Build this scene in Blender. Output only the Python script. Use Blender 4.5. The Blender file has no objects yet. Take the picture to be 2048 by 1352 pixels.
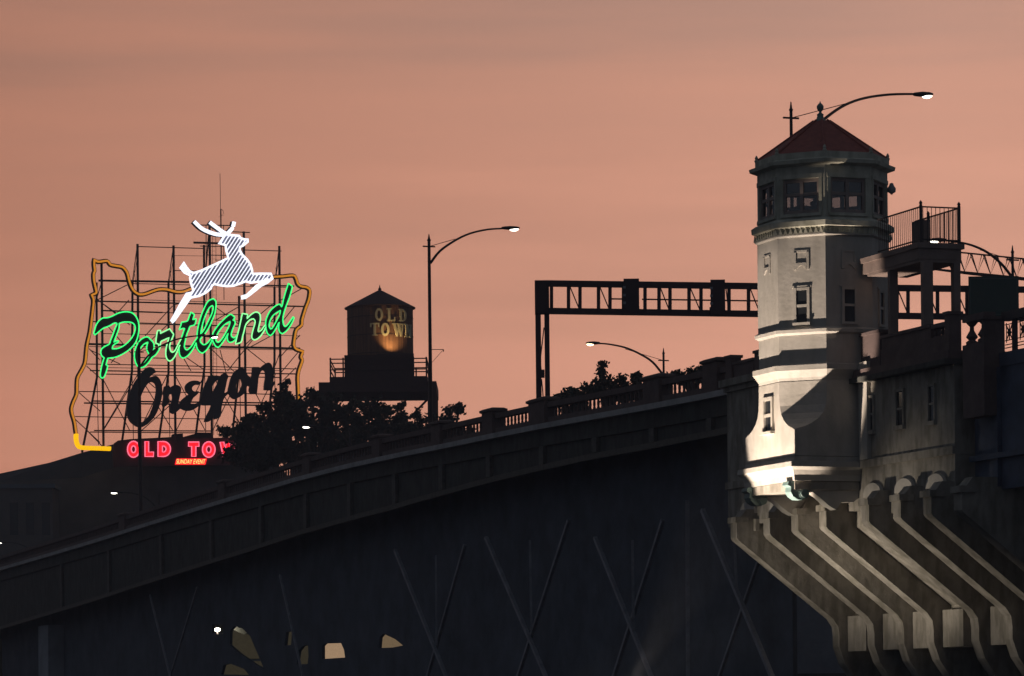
import bpy, math, random
from math import radians, sin, cos, pi, tan, atan2, sqrt
from mathutils import Vector, Matrix
from mathutils.geometry import tessellate_polygon

random.seed(11)
scn = bpy.context.scene
col = scn.collection

# ------------------------------------------------------------------ camera
FPX = 7090.0; W0, H0 = 2048, 1352; HOR = 1420.0; EYE = 4.0; ROLL = radians(0.6)
camd = bpy.data.cameras.new("camera")
camd.sensor_width = 36; camd.lens = 36 * FPX / W0
camd.shift_y = (HOR - H0 / 2) / W0
camd.clip_start = 1; camd.clip_end = 20000
cam = bpy.data.objects.new("camera", camd); col.objects.link(cam)
cam.location = (0, 0, EYE); cam.rotation_euler = (pi / 2, ROLL, 0)
scn.camera = cam
scn.render.resolution_x = 1024; scn.render.resolution_y = 676
scn.view_settings.view_transform = 'Standard'
scn.view_settings.look = 'None'
scn.view_settings.exposure = 0; scn.view_settings.gamma = 1

# ------------------------------------------------------------------ sky after sunset: the west glows, the east is dark
world = bpy.data.worlds.new("World"); scn.world = world; world.use_nodes = True
wt = world.node_tree; wt.nodes.clear()
def wn(t, **k):
    n = wt.nodes.new(t)
    for a, b in k.items(): setattr(n, a, b)
    return n
wl = wt.links.new
tc = wn('ShaderNodeTexCoord'); sep = wn('ShaderNodeSeparateXYZ'); wl(tc.outputs['Generated'], sep.inputs[0])
def wmath(op, a, b=None, c=None):
    n = wn('ShaderNodeMath', operation=op)
    for i, x in enumerate((a, b, c)):
        if x is None: continue
        if isinstance(x, (int, float)): n.inputs[i].default_value = x
        else: wl(x, n.inputs[i])
    return n.outputs[0]
def wrange(v, a, b, c, d):
    n = wn('ShaderNodeMapRange', interpolation_type='SMOOTHSTEP')
    wl(v, n.inputs[0])
    for i, x in enumerate((a, b, c, d)): n.inputs[i + 1].default_value = x
    return n.outputs[0]
def s2l(c):
    return tuple((((x / 255) / 12.92) if x / 255 <= .04045 else (((x / 255) + .055) / 1.055) ** 2.4) for x in c) + (1,)
hl = wmath('SQRT', wmath('ADD', wmath('MULTIPLY', sep.outputs[0], sep.outputs[0]), wmath('MULTIPLY', sep.outputs[1], sep.outputs[1])))
azc = wmath('DIVIDE', sep.outputs[1], wmath('MAXIMUM', hl, .001))
azx = wmath('DIVIDE', sep.outputs[0], wmath('MAXIMUM', hl, .001))
mp = wn('ShaderNodeMapping'); mp.inputs['Scale'].default_value = (2.2, 2.2, 26)
wl(tc.outputs['Generated'], mp.inputs[0])
nz = wn('ShaderNodeTexNoise'); nz.inputs['Scale'].default_value = 2.2; nz.inputs['Detail'].default_value = 5
nz.inputs['Roughness'].default_value = .5; wl(mp.outputs[0], nz.inputs[0])
elv = wmath('ADD', sep.outputs[2], wmath('MULTIPLY', wmath('SUBTRACT', nz.outputs[0], .5), .12))
ramp = wn('ShaderNodeValToRGB'); cr = ramp.color_ramp
elr = wmath('DIVIDE', elv, .25); wl(elr, ramp.inputs[0])
stops = [(0.0, (200, 136, 110)), (.27, (224, 158, 134)), (.42, (218, 155, 131)), (.56, (204, 146, 124)), (.70, (195, 142, 122)), (.82, (178, 135, 119)), (1.0, (160, 125, 111))]
for i, (p, c) in enumerate(stops):
    e = cr.elements[i] if i < 2 else cr.elements.new(p)
    e.position = p; e.color = s2l(c)
# the glow is a little deeper and redder towards the left (south-west) and paler to the right
side = wn('ShaderNodeMapRange'); wl(azx, side.inputs[0])
for i, x in enumerate((-.15, .12, 0, 1)): side.inputs[i + 1].default_value = x
tint = wn('ShaderNodeMix', data_type='RGBA')
tint.inputs[6].default_value = (.74, .69, .655, 1); tint.inputs[7].default_value = (1.04, 1.09, 1.10, 1)
wl(side.outputs[0], tint.inputs[0])
tm = wn('ShaderNodeMix', data_type='RGBA', blend_type='MULTIPLY'); tm.inputs[0].default_value = 1
wl(ramp.outputs[0], tm.inputs[6]); wl(tint.outputs[2], tm.inputs[7])
fac = wmath('MULTIPLY', wrange(azc, .80, .975, 0, 1), wrange(sep.outputs[2], .24, .52, 1, 0))
mixw = wn('ShaderNodeMix', data_type='RGBA'); wl(fac, mixw.inputs[0])
mixw.inputs[6].default_value = (.058, .067, .082, 1); wl(tm.outputs[2], mixw.inputs[7])
bg = wn('ShaderNodeBackground'); wl(mixw.outputs[2], bg.inputs[0]); bg.inputs[1].default_value = 1.16
wo = wn('ShaderNodeOutputWorld'); wl(bg.outputs[0], wo.inputs[0])

# ------------------------------------------------------------------ pixel rays and the bridge frame
cR, sR = cos(ROLL), sin(ROLL)
def ray(px, py):
    u = (px - W0 / 2) / FPX; v = (HOR - py) / FPX
    return u * cR + v * sR, -u * sR + v * cR
def P(px, py, D):
    a, c = ray(px, py); return Vector((D * a, D, EYE + D * c))
def on_plane(px, py, p, n):
    a, c = ray(px, py); d = Vector((a, 1, c)); o = Vector((0, 0, EYE))
    return o + d * ((p - o).dot(n) / d.dot(n))
YO = 140.0
OC = P(1648, 700, YO); OC.z = 0
EB = Vector((0.334, -0.9426, 0)).normalized(); NB = Vector((EB.y, -EB.x, 0))
def WS(s, t, z): return Vector((OC.x + EB.x * s + NB.x * t, OC.y + EB.y * s + NB.y * t, z))
def onT(px, py, t):
    q = on_plane(px, py, WS(0, t, 0), NB); d = q - OC; return d.dot(EB), q.z
def onS(px, py, s):
    q = on_plane(px, py, WS(s, 0, 0), EB); d = q - OC; return d.dot(NB), q.z
TB = -1.0

# ------------------------------------------------------------------ floodlights on the dolphin just below the frame
def spot(name, p, target, power, angle, blend, size, colr):
    l = bpy.data.lights.new(name, 'SPOT'); l.energy = power; l.spot_size = radians(angle); l.spot_blend = blend
    l.shadow_soft_size = size; l.color = colr
    o = bpy.data.objects.new(name, l); col.objects.link(o); o.location = p
    o.rotation_euler = (target - p).to_track_quat('-Z', 'Y').to_euler(); return o
FL = WS(1.4, 9.0, 4.75)
zhot = onT(1540, 890, 2.39)[1]
spot("floodlight_beam", FL, WS(-.2, 2.4, zhot + .3), 4200, 15, 1.0, .12, (1, .76, .50))
spot("floodlight_beam", FL + Vector((0, 0, .02)), WS(.6, 2.4, 14.7), 26000, 28.5, .3, .16, (1, .82, .66))
for s_, e_, w_ in ((-5.5, -5.5, 3400), (.3, .3, 6000), (2.1, 6.2, 3600)):
    spot("floodlight_beam", WS(s_, 9.2, 4.9), WS(e_, -1, 9.5), w_ * 1.0, 48, 1.0, .2, (1, .87, .70))

# ------------------------------------------------------------------ materials
MATS = {}
def mat(name, rgb, rough=.8, metal=0, var=.25, scale=3.0, bump=.0, emit=None, es=0, stretch=None, dirt=0):
    if name in MATS: return MATS[name]
    m = bpy.data.materials.new(name); m.use_nodes = True; nt = m.node_tree; b = nt.nodes['Principled BSDF']
    b.inputs['Roughness'].default_value = rough; b.inputs['Metallic'].default_value = metal
    t = nt.nodes.new('ShaderNodeTexCoord'); mpn = nt.nodes.new('ShaderNodeMapping')
    nt.links.new(t.outputs['Object'], mpn.inputs[0])
    if stretch: mpn.inputs['Scale'].default_value = stretch
    n = nt.nodes.new('ShaderNodeTexNoise'); n.inputs['Scale'].default_value = scale; n.inputs['Detail'].default_value = 6
    n.inputs['Roughness'].default_value = .65
    nt.links.new(mpn.outputs[0], n.inputs[0])
    r = nt.nodes.new('ShaderNodeValToRGB'); r.color_ramp.elements[0].position = .3; r.color_ramp.elements[1].position = .7
    a = tuple(x * (1 - var) for x in rgb) + (1,); c = tuple(min(1, x * (1 + var * .6)) for x in rgb) + (1,)
    r.color_ramp.elements[0].color = a; r.color_ramp.elements[1].color = c
    nt.links.new(n.outputs[0], r.inputs[0])
    out = r.outputs[0]
    if dirt:
        mp2 = nt.nodes.new('ShaderNodeMapping'); mp2.inputs['Scale'].default_value = (1.3, 1.3, .42)
        nt.links.new(t.outputs['Object'], mp2.inputs[0])
        n2 = nt.nodes.new('ShaderNodeTexNoise'); n2.inputs['Scale'].default_value = 2.0; n2.inputs['Detail'].default_value = 4
        nt.links.new(mp2.outputs[0], n2.inputs[0])
        r2 = nt.nodes.new('ShaderNodeValToRGB'); r2.color_ramp.elements[0].position = .38; r2.color_ramp.elements[1].position = .56
        r2.color_ramp.elements[0].color = (1 - dirt, 1 - dirt, 1 - dirt * 1.1, 1); r2.color_ramp.elements[1].color = (1, 1, 1, 1)
        nt.links.new(n2.outputs[0], r2.inputs[0])
        mx = nt.nodes.new('ShaderNodeMix'); mx.data_type = 'RGBA'; mx.blend_type = 'MULTIPLY'; mx.inputs[0].default_value = 1
        nt.links.new(out, mx.inputs[6]); nt.links.new(r2.outputs[0], mx.inputs[7]); out = mx.outputs[2]
    nt.links.new(out, b.inputs['Base Color'])
    if bump:
        bn = nt.nodes.new('ShaderNodeBump'); bn.inputs['Strength'].default_value = bump; bn.inputs['Distance'].default_value = .05
        n3 = nt.nodes.new('ShaderNodeTexNoise'); n3.inputs['Scale'].default_value = scale * 4; n3.inputs['Detail'].default_value = 8
        nt.links.new(t.outputs['Object'], n3.inputs[0]); nt.links.new(n3.outputs[0], bn.inputs['Height']); nt.links.new(bn.outputs[0], b.inputs['Normal'])
    if emit:
        b.inputs['Emission Color'].default_value = tuple(emit) + (1,); b.inputs['Emission Strength'].default_value = es
    MATS[name] = m; return m
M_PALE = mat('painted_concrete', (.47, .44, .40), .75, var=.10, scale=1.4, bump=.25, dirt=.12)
M_UP = mat('green_grey_render', (.50, .49, .41), .8, var=.22, scale=1.5, bump=.3, dirt=.25)
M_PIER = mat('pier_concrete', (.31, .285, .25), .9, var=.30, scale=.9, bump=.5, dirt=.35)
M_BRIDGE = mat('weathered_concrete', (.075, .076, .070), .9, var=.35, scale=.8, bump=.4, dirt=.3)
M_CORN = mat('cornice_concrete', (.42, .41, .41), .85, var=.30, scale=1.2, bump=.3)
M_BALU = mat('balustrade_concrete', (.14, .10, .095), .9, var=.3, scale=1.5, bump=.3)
M_TRUSS = mat('grey_steel_paint', (.26, .27, .31), .6, var=.35, scale=1.5)
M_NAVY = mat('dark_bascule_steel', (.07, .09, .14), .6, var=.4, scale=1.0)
M_ROOF = mat('red_clay_tile', (.30, .085, .065), .8, var=.3, scale=4, bump=.3)
M_STEEL = mat('dark_lamp_steel', (.045, .035, .038), .5, .3, var=.3, scale=3)
M_GANTRY = mat('gantry_steel', (.055, .032, .040), .6, .2, var=.3, scale=2)
M_SCAF = mat('scaffold_steel', (.05, .025, .022), .6, .2, var=.3, scale=2)
M_LENS = mat('lamp_lens_glow', (.8, .8, .75), .4, emit=(1, .95, .80), es=7)
M_LENSW = mat('warm_lamp_lens_glow', (.8, .7, .6), .4, emit=(1, .72, .40), es=9)
M_LETTER = mat('black_letter_face', (.013, .020, .020), .6, var=.15, scale=2)
M_OREG = mat('unlit_letter_face', (.035, .028, .034), .55, var=.25, scale=2)
M_DEER = mat('grey_deer_face', (.34, .34, .40), .6, var=.15, scale=3)
M_GREEN = mat('green_neon', (.2, .5, .3), .4, emit=(.035, 1.0, .20), es=1.5)
M_GREENW = mat('pale_green_neon', (.2, .5, .3), .4, emit=(.25, 1.0, .32), es=1.6)
M_WHITE = mat('white_neon', (.7, .7, .8), .4, emit=(.87, .89, 1), es=1.5)
M_ORANGE = mat('orange_neon', (.4, .2, .1), .5, emit=(.66, .235, .015), es=1.0)
M_BROWN = mat('brown_channel', (.10, .045, .02), .6, var=.2)
M_YELLOW = mat('yellow_neon', (.6, .4, .1), .5, emit=(1.0, .53, .0), es=1.15)
M_RED = mat('red_neon_face', (.4, .05, .05), .5, emit=(1, .008, .016), es=1.6)
M_PINK = mat('pink_neon_tube', (.5, .2, .2), .5, emit=(1, .16, .27), es=1.35)
M_YL = mat('yellow_lit_letter', (.6, .5, .2), .5, emit=(1, .85, .22), es=1.3)
M_GLASS = None
M_LEAF = mat('dark_leaves', (.028, .035, .018), .8, var=.5, scale=1)
M_BARK = mat('bark', (.05, .04, .03), .9, var=.4, scale=3)
M_TANK = mat('stained_wood_staves', (.20, .095, .055), .85, var=.55, scale=2.0, stretch=(2.6, 2.6, .10), bump=.3)
M_TANKR = mat('tank_roof', (.045, .02, .02), .8)
M_CREAM = mat('cream_paint', (.62, .55, .36), .7, var=.2, scale=2)
M_BLD = mat('dark_render_wall', (.14, .125, .12), .9, var=.3, scale=.4, bump=.2)
M_BLD2 = mat('dark_brick_wall', (.15, .175, .21), .9, var=.4, scale=.3)
M_ROOFD = mat('dark_roof_sheet', (.04, .04, .045), .7, var=.3, scale=.5)
M_WIN = mat('dark_window_pane', (.02, .022, .025), .15)
M_WGLOW = mat('wall_glow_warm', (.5, .4, .3), .6, emit=(.62, .40, .23), es=.55)  # glow put into the colour for lit wall patches, not real windows
M_WGLOWD = mat('wall_glow_dim', (.3, .25, .15), .6, emit=(.40, .31, .16), es=.055)  # fainter glow standing in for light falling on walls
M_BRONZE = mat('green_bronze', (.15, .23, .22), .6, var=.3, scale=5)
M_SIGNG = mat('green_sign_sheet', (.018, .05, .042), .4, var=.15)
M_SIGNW = mat('sign_lettering', (.07, .10, .10), .5)
M_PANEL = mat('black_panel_red_spill', (.06, .015, .018), .7)  # red neon spill is put into the panel's own colour
def glassmat():
    m = bpy.data.materials.new('window_glass'); m.use_nodes = True; nt = m.node_tree; nt.nodes.clear()
    o = nt.nodes.new('ShaderNodeOutputMaterial'); mx = nt.nodes.new('ShaderNodeMixShader'); tr = nt.nodes.new('ShaderNodeBsdfTransparent')
    gl = nt.nodes.new('ShaderNodeBsdfGlossy'); gl.inputs['Roughness'].default_value = .05; tr.inputs[0].default_value = (.68, .72, .75, 1)
    mx.inputs[0].default_value = .12; nt.links.new(tr.outputs[0], mx.inputs[1]); nt.links.new(gl.outputs[0], mx.inputs[2]); nt.links.new(mx.outputs[0], o.inputs[0])
    return m
M_GLASS = glassmat()

# ------------------------------------------------------------------ mesh builder
class MB:
    def __init__(self): self.v = []; self.f = []
    def add(self, vs, fs):
        o = len(self.v); self.v += [Vector(x) for x in vs]; self.f += [tuple(o + i for i in f) for f in fs]; return self
    def hexa(self, b, t):      # b, t: four points each
        return self.add(list(b) + list(t), [(3, 2, 1, 0), (4, 5, 6, 7)] + [(i, (i + 1) % 4, 4 + (i + 1) % 4, 4 + i) for i in range(4)])
    def box(self, x0, x1, y0, y1, z0, z1):
        return self.hexa([(x0, y0, z0), (x1, y0, z0), (x1, y1, z0), (x0, y1, z0)], [(x0, y0, z1), (x1, y0, z1), (x1, y1, z1), (x0, y1, z1)])
    def sbox(self, s0, s1, t0, t1, z0, z1):   # bridge frame
        return self.hexa([WS(s0, t0, z0), WS(s1, t0, z0), WS(s1, t1, z0), WS(s0, t1, z0)], [WS(s0, t0, z1), WS(s1, t0, z1), WS(s1, t1, z1), WS(s0, t1, z1)])
    def prism(self, pts, vec, holes=()):
        loops = [list(map(Vector, pts))] + [list(map(Vector, h)) for h in holes]
        tri = tessellate_polygon(loops); flat = [p for l in loops for p in l]; n = len(flat); vec = Vector(vec)
        fs = [tuple(t) for t in tri] + [tuple(i + n for i in reversed(t)) for t in tri]
        o = 0
        for l in loops:
            k = len(l); fs += [(o + i, o + (i + 1) % k, n + o + (i + 1) % k, n + o + i) for i in range(k)]; o += k
        return self.add(flat + [p + vec for p in flat], fs)
    def tube(self, path, r, n=6, closed=False, flat=None):
        path = [Vector(p) for p in path]; m = len(path); rings = []
        for i, p in enumerate(path):
            a = path[(i - 1) % m] if (closed or i > 0) else p; b = path[(i + 1) % m] if (closed or i < m - 1) else p
            d = (b - a); d = d.normalized() if d.length > 1e-9 else Vector((0, 0, 1))
            up = flat if flat is not None else (Vector((0, 0, 1)) if abs(d.z) < .9 else Vector((1, 0, 0)))
            x = d.cross(up).normalized(); y = x.cross(d).normalized(); rr = r[i] if isinstance(r, (list, tuple)) else r
            rings.append([p + (x * cos(2 * pi * k / n + pi / n) + y * sin(2 * pi * k / n + pi / n)) * rr for k in range(n)])
        fs = []
        for i in range(m if closed else m - 1):
            j = (i + 1) % m
            fs += [(i * n + k, i * n + (k + 1) % n, j * n + (k + 1) % n, j * n + k) for k in range(n)]
        if not closed: fs += [tuple(range(n))[::-1], tuple((m - 1) * n + k for k in range(n))]
        return self.add([p for ring in rings for p in ring], fs)
    def bar(self, a, b, w, h=None):
        return self.tube([a, b], w * .7071, 4)
    def loft(self, rings, cap=True):
        n = len(rings[0]); fs = []
        for i in range(len(rings) - 1):
            fs += [(i * n + k, i * n + (k + 1) % n, (i + 1) * n + (k + 1) % n, (i + 1) * n + k) for k in range(n)]
        if cap: fs += [tuple(range(n))[::-1], tuple((len(rings) - 1) * n + k for k in range(n))]
        return self.add([p for r in rings for p in r], fs)
    def lathe(self, c, prof, n=16):
        return self.loft([[Vector((c[0] + r * cos(2 * pi * k / n), c[1] + r * sin(2 * pi * k / n), z)) for k in range(n)] for r, z in prof])
    def build(self, name, m, parent=None, smooth=False):
        me = bpy.data.meshes.new(name); off = parent_loc(parent)
        me.from_pydata([tuple(p - off) for p in self.v], [], self.f); me.materials.append(m); me.update()
        if smooth:
            for p in me.polygons: p.use_smooth = True
        o = bpy.data.objects.new(name, me); col.objects.link(o)
        if parent is not None: o.parent = parent
        return o
def parent_loc(p):
    v = Vector((0, 0, 0))
    while p is not None: v += p.location; p = p.parent
    return v
def tag(o, label=None, cat=None, group=None, kind=None):
    if label: o['label'] = label
    if cat: o['category'] = cat
    if group: o['group'] = group
    if kind: o['kind'] = kind
    return o
def thing(name, label, cat, loc, group=None):
    o = bpy.data.objects.new(name, None); col.objects.link(o); o.location = loc; o.empty_display_size = .5
    return tag(o, label, cat, group)
def lerp(xs, ys, x):
    if x <= xs[0]: return ys[0] + (x - xs[0]) * (ys[1] - ys[0]) / (xs[1] - xs[0])
    for i in range(len(xs) - 1):
        if x <= xs[i + 1]: return ys[i] + (x - xs[i]) * (ys[i + 1] - ys[i]) / (xs[i + 1] - xs[i])
    return ys[-1]
def smooth_path(pts, k=4, closed=False):
    pts = [Vector(p) for p in pts]; n = len(pts); out = []
    for i in range(n if closed else n - 1):
        p0 = pts[(i - 1) % n] if (closed or i > 0) else pts[i]; p1 = pts[i]; p2 = pts[(i + 1) % n]
        p3 = pts[(i + 2) % n] if (closed or i < n - 2) else p2
        # keep corners crisp
        c1 = (p1 - p0).normalized().dot((p2 - p1).normalized()) if (p1 - p0).length > 0 else 1
        c2 = (p2 - p1).normalized().dot((p3 - p2).normalized()) if (p3 - p2).length > 0 else 1
        m1 = (p2 - p0) * .5 if c1 > .45 else (p2 - p1); m2 = (p3 - p1) * .5 if c2 > .45 else (p2 - p1)
        for j in range(k):
            t = j / k; t2 = t * t; t3 = t2 * t
            out.append(p1 * (2 * t3 - 3 * t2 + 1) + m1 * (t3 - 2 * t2 + t) + p2 * (-2 * t3 + 3 * t2) + m2 * (t3 - t2))
    if not closed: out.append(pts[-1])
    return out

# ================================================================== SETTING
tag(MB().add([(-3000, -300, 0), (3000, -300, 0), (3000, 318, 0), (-3000, 318, 0)], [(0, 1, 2, 3)]).build('water', mat('river_water', (.012, .016, .022), .12, var=.2, scale=.3, bump=.3)), kind='structure')
tag(MB().hexa([(-3000, 318, -2), (3000, 318, -2), (3000, 9000, -2), (-3000, 9000, -2)], [(-3000, 318, 7), (3000, 318, 7), (3000, 9000, 7), (-3000, 9000, 7)]).build('river_bank', mat('bank_ground', (.04, .04, .035), .9, var=.4, scale=.2)), kind='structure')

hz = MB().box(-140, 160, -6, 520, -3.2, 62).build('haze', None)
hm = bpy.data.materials.new('evening_haze'); hm.use_nodes = True; ht = hm.node_tree; ht.nodes.clear()
ho = ht.nodes.new('ShaderNodeOutputMaterial'); hv = ht.nodes.new('ShaderNodeVolumePrincipled'); hv.inputs['Color'].default_value = (.80, .86, 1, 1); hv.inputs['Density'].default_value = .00038
hv.inputs['Anisotropy'].default_value = .3; ht.links.new(hv.outputs[0], ho.inputs['Volume']); hz.data.materials[0] = hm; tag(hz, kind='stuff')

# ================================================================== BRIDGE
cpx = [-60, 0, 100, 200, 300, 400, 500, 600, 700, 800, 900, 1000, 1100, 1200, 1300, 1400, 1452]
cpy = [1155, 1137, 1108, 1078, 1046, 1015, 985, 955, 929, 907, 887, 866, 846, 828, 810, 791, 781]
prof = [onT(a, b, TB) for a, b in zip(cpx, cpy)]
dpx = [0, 500, 620, 700, 780, 880, 975, 1085, 1190, 1305, 1452]; dpy = [118, 112, 108, 106, 103, 94, 88, 84, 80, 80, 78]
PS = [p[0] for p in prof]; PZ = [p[1] for p in prof]
def cz(s): return lerp(PS, PZ, s)
def gz(s):     # girder bottom
    px = lerp([p[0] for p in prof], cpx, s); q = lerp(dpx, dpy, px)
    return onT(px, lerp(cpx, cpy, px) + q, TB)[1] if px > -60 else cz(s) - 4.6
SW = PS[0] - 190; SE = -10.7
ss = [SW, SW + 60, SW + 120] + [SW + 150 + i * (SE - SW - 150) / 60 for i in range(61)]
bridge = thing('river_bridge', 'long dark concrete bridge deck sloping down to the left in front of the riverbank', 'bridge', WS(-60, TB, 0))
def strip(t0, t1, zlo, zhi, sl=ss):
    return MB().loft([[WS(s, t0, zlo(s)), WS(s, t1, zlo(s)), WS(s, t1, zhi(s)), WS(s, t0, zhi(s))] for s in sl])
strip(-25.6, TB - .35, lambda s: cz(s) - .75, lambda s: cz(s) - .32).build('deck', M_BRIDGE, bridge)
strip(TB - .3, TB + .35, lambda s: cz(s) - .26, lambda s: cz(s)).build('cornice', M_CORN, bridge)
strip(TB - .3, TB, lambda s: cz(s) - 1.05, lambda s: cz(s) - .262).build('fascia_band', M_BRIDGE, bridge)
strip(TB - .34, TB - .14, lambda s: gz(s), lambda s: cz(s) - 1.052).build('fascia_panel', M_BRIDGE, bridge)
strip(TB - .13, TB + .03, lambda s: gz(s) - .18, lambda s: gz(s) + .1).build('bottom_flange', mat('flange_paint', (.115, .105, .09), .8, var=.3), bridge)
M_WEBFILL = mat('shade_fill_tone', (.105, .12, .15), .9, var=.4, scale=.5)  # tone of the shade under the deck, put into an added sheet
TWB = -3.3
def webz(s): return 4.2
sw0, sw1 = onT(395, 1300, TWB)[0], onT(880, 1300, TWB)[0]
strip(TWB - .2, TWB, webz, lambda s: cz(s) - .76, [q for q in ss if PS[0] < q < sw0] + [sw0]).build('shade_fill_web', M_WEBFILL, bridge)
strip(TWB - .2, TWB, webz, lambda s: cz(s) - .76, [sw1] + [q for q in ss if q > sw1]).build('shade_fill_web', M_WEBFILL, bridge)
def wp(x, y): a, z = onT(x, y, TWB); return WS(a, TWB, z)
mid = [WS(sw0, TWB, 4.2), WS(sw1, TWB, 4.2)] + [WS(q, TWB, cz(q) - .76) for q in [sw1] + [x for x in ss[::-1] if sw0 < x < sw1] + [sw0]]
gaps = [[(644, 1318), (644, 1292), (649, 1287), (682, 1286), (688, 1300), (690, 1315)], [(757, 1296), (759, 1275), (766, 1267), (790, 1278), (806, 1291), (785, 1295)],
        [(459, 1290), (460, 1262), (468, 1252), (486, 1258), (500, 1272), (512, 1300), (528, 1338), (512, 1330), (480, 1308)], [(442, 1349), (447, 1330), (460, 1327), (488, 1338), (498, 1350)],
        [(593, 1329), (597, 1302), (605, 1292), (616, 1290), (617, 1312), (615, 1328)], [(569, 1291), (572, 1264), (584, 1262), (582, 1290)], [(424, 1268), (424, 1249), (446, 1249), (446, 1268)]]
MB().prism(mid, NB * -.2, [[wp(*q) for q in g] for g in gaps]).build('shade_fill_web', M_WEBFILL, bridge)  # added sheet, its openings shaped so the glow panels behind show through
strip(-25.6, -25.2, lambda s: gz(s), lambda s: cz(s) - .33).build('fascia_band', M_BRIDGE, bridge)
for px in (120, 215, 320, 420, 520, 610, 698, 788, 882, 977, 1084, 1190, 1305, 1420):
    s, z = onT(px, 900, TB)
    MB().sbox(s - .3, s + .3, TB - .12, TB + .06, gz(s) + .1, cz(s) - 1.06).build('stiffener', mat('stiffener_paint', (.115, .11, .10), .8, var=.4), bridge)
# deck truss diagonals and posts under the girder
TT = -1.6
def member(a, b, w=.26, t=TT):
    s0, z0 = onT(*a, t); s1, z1 = onT(*b, t)
    MB().bar(WS(s0, t, z0), WS(s1, t, z1), w * .62).build('truss_member', M_TRUSS, bridge)
for a, b, w, t in [((1405, 1020), (1552, 1372), .30, TT), ((1525, 1100), (1432, 1372), .24, TT - .5), ((1375, 1000), (1376, 1372), .28, TT),
             ((1190, 1075), (1310, 1372), .28, TT), ((1326, 1040), (1222, 1372), .28, TT - .5), ((1265, 1080), (1267, 1260), .2, TT),
             ((972, 1075), (1100, 1372), .28, TT), ((1138, 1040), (1030, 1372), .28, TT - .5), ((1060, 1080), (1063, 1260), .2, TT),
             ((790, 1100), (900, 1372), .28, TT), ((930, 1090), (850, 1372), .28, TT - .5), ((872, 1110), (873, 1290), .2, TT),
             ((1468, 1060), (1474, 1190), .18, TT), ((560, 1150), (610, 1372), .2, TT), ((300, 1190), (345, 1372), .2, TT), ((395, 1175), (335, 1372), .2, TT - .5)]:
    member(a, b, w, t)
strip(TT - .2, TT + .15, lambda s: onT(1376, 1368, TT)[1] - .9, lambda s: onT(1376, 1368, TT)[1] - .4, [PS[5], PS[-1]]).build('truss_chord', M_TRUSS, bridge)
for px, w in ((85, 46), (1000, 0)):
    if w:
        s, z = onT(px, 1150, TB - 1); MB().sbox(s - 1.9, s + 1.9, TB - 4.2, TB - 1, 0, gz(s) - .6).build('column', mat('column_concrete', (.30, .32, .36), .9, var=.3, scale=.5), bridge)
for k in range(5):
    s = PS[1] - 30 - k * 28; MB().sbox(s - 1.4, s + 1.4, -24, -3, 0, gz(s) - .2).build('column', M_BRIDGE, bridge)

# balustrade: plinth, pedestals, balusters, handrail
bal = thing('bridge_balustrade', 'dark stone balustrade with slotted openings running along the sloping bridge edge', 'balustrade', WS(-40, TB, cz(-40)))
SB0 = onT(520, 985, TB)[0]
sb = [PS[0] + i * (SE - PS[0]) / 60 for i in range(61)]
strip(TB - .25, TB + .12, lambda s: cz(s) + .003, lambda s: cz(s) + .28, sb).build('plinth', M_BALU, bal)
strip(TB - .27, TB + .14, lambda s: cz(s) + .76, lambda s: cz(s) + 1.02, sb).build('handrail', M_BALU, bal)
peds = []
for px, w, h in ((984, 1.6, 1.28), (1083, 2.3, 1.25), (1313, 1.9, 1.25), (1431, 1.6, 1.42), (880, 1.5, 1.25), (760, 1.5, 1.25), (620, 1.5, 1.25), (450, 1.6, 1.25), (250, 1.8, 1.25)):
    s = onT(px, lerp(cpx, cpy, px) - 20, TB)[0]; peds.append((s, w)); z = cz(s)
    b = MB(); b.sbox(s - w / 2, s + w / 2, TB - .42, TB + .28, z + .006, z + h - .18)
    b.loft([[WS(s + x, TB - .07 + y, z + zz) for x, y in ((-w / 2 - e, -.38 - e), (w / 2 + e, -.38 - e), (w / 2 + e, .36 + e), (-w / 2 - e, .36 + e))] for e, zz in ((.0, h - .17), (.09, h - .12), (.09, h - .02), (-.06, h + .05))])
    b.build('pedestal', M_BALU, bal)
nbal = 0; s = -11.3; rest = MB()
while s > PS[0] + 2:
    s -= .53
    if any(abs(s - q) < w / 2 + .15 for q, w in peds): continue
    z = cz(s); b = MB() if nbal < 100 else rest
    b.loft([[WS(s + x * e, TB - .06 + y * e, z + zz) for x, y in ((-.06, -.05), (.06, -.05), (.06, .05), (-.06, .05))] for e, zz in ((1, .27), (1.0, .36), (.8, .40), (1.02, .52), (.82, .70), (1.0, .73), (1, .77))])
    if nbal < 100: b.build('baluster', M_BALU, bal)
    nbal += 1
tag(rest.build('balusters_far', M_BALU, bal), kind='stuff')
# far side rail of the deck
farr = thing('bridge_railing', 'far side deck railing beyond the roadway of the bridge', 'railing', WS(-40, -25.4, cz(-40)))
strip(-25.5, -25.3, lambda s: cz(s) - .3, lambda s: cz(s) + .1, sb).build('plinth', M_BALU, farr)

# ================================================================== BASCULE PIER with ribs
pier = thing('bridge_pier', 'massive concrete bascule pier with sloping ribs overhanging the river under the tower', 'bridge pier', WS(0, -4, 0))
TW = -.38
s_l = onT(1455, 900, TW)[0]; s_r = onT(1910, 900, TW)[0]
zt_l = onT(1455, 772, TW)[1]; z_1030 = onT(1800, 1000, TW)[1]; zwall_top = onT(1722, 746, TW)[1]
zb = onT(1640, 1028, TW)[1]
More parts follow.
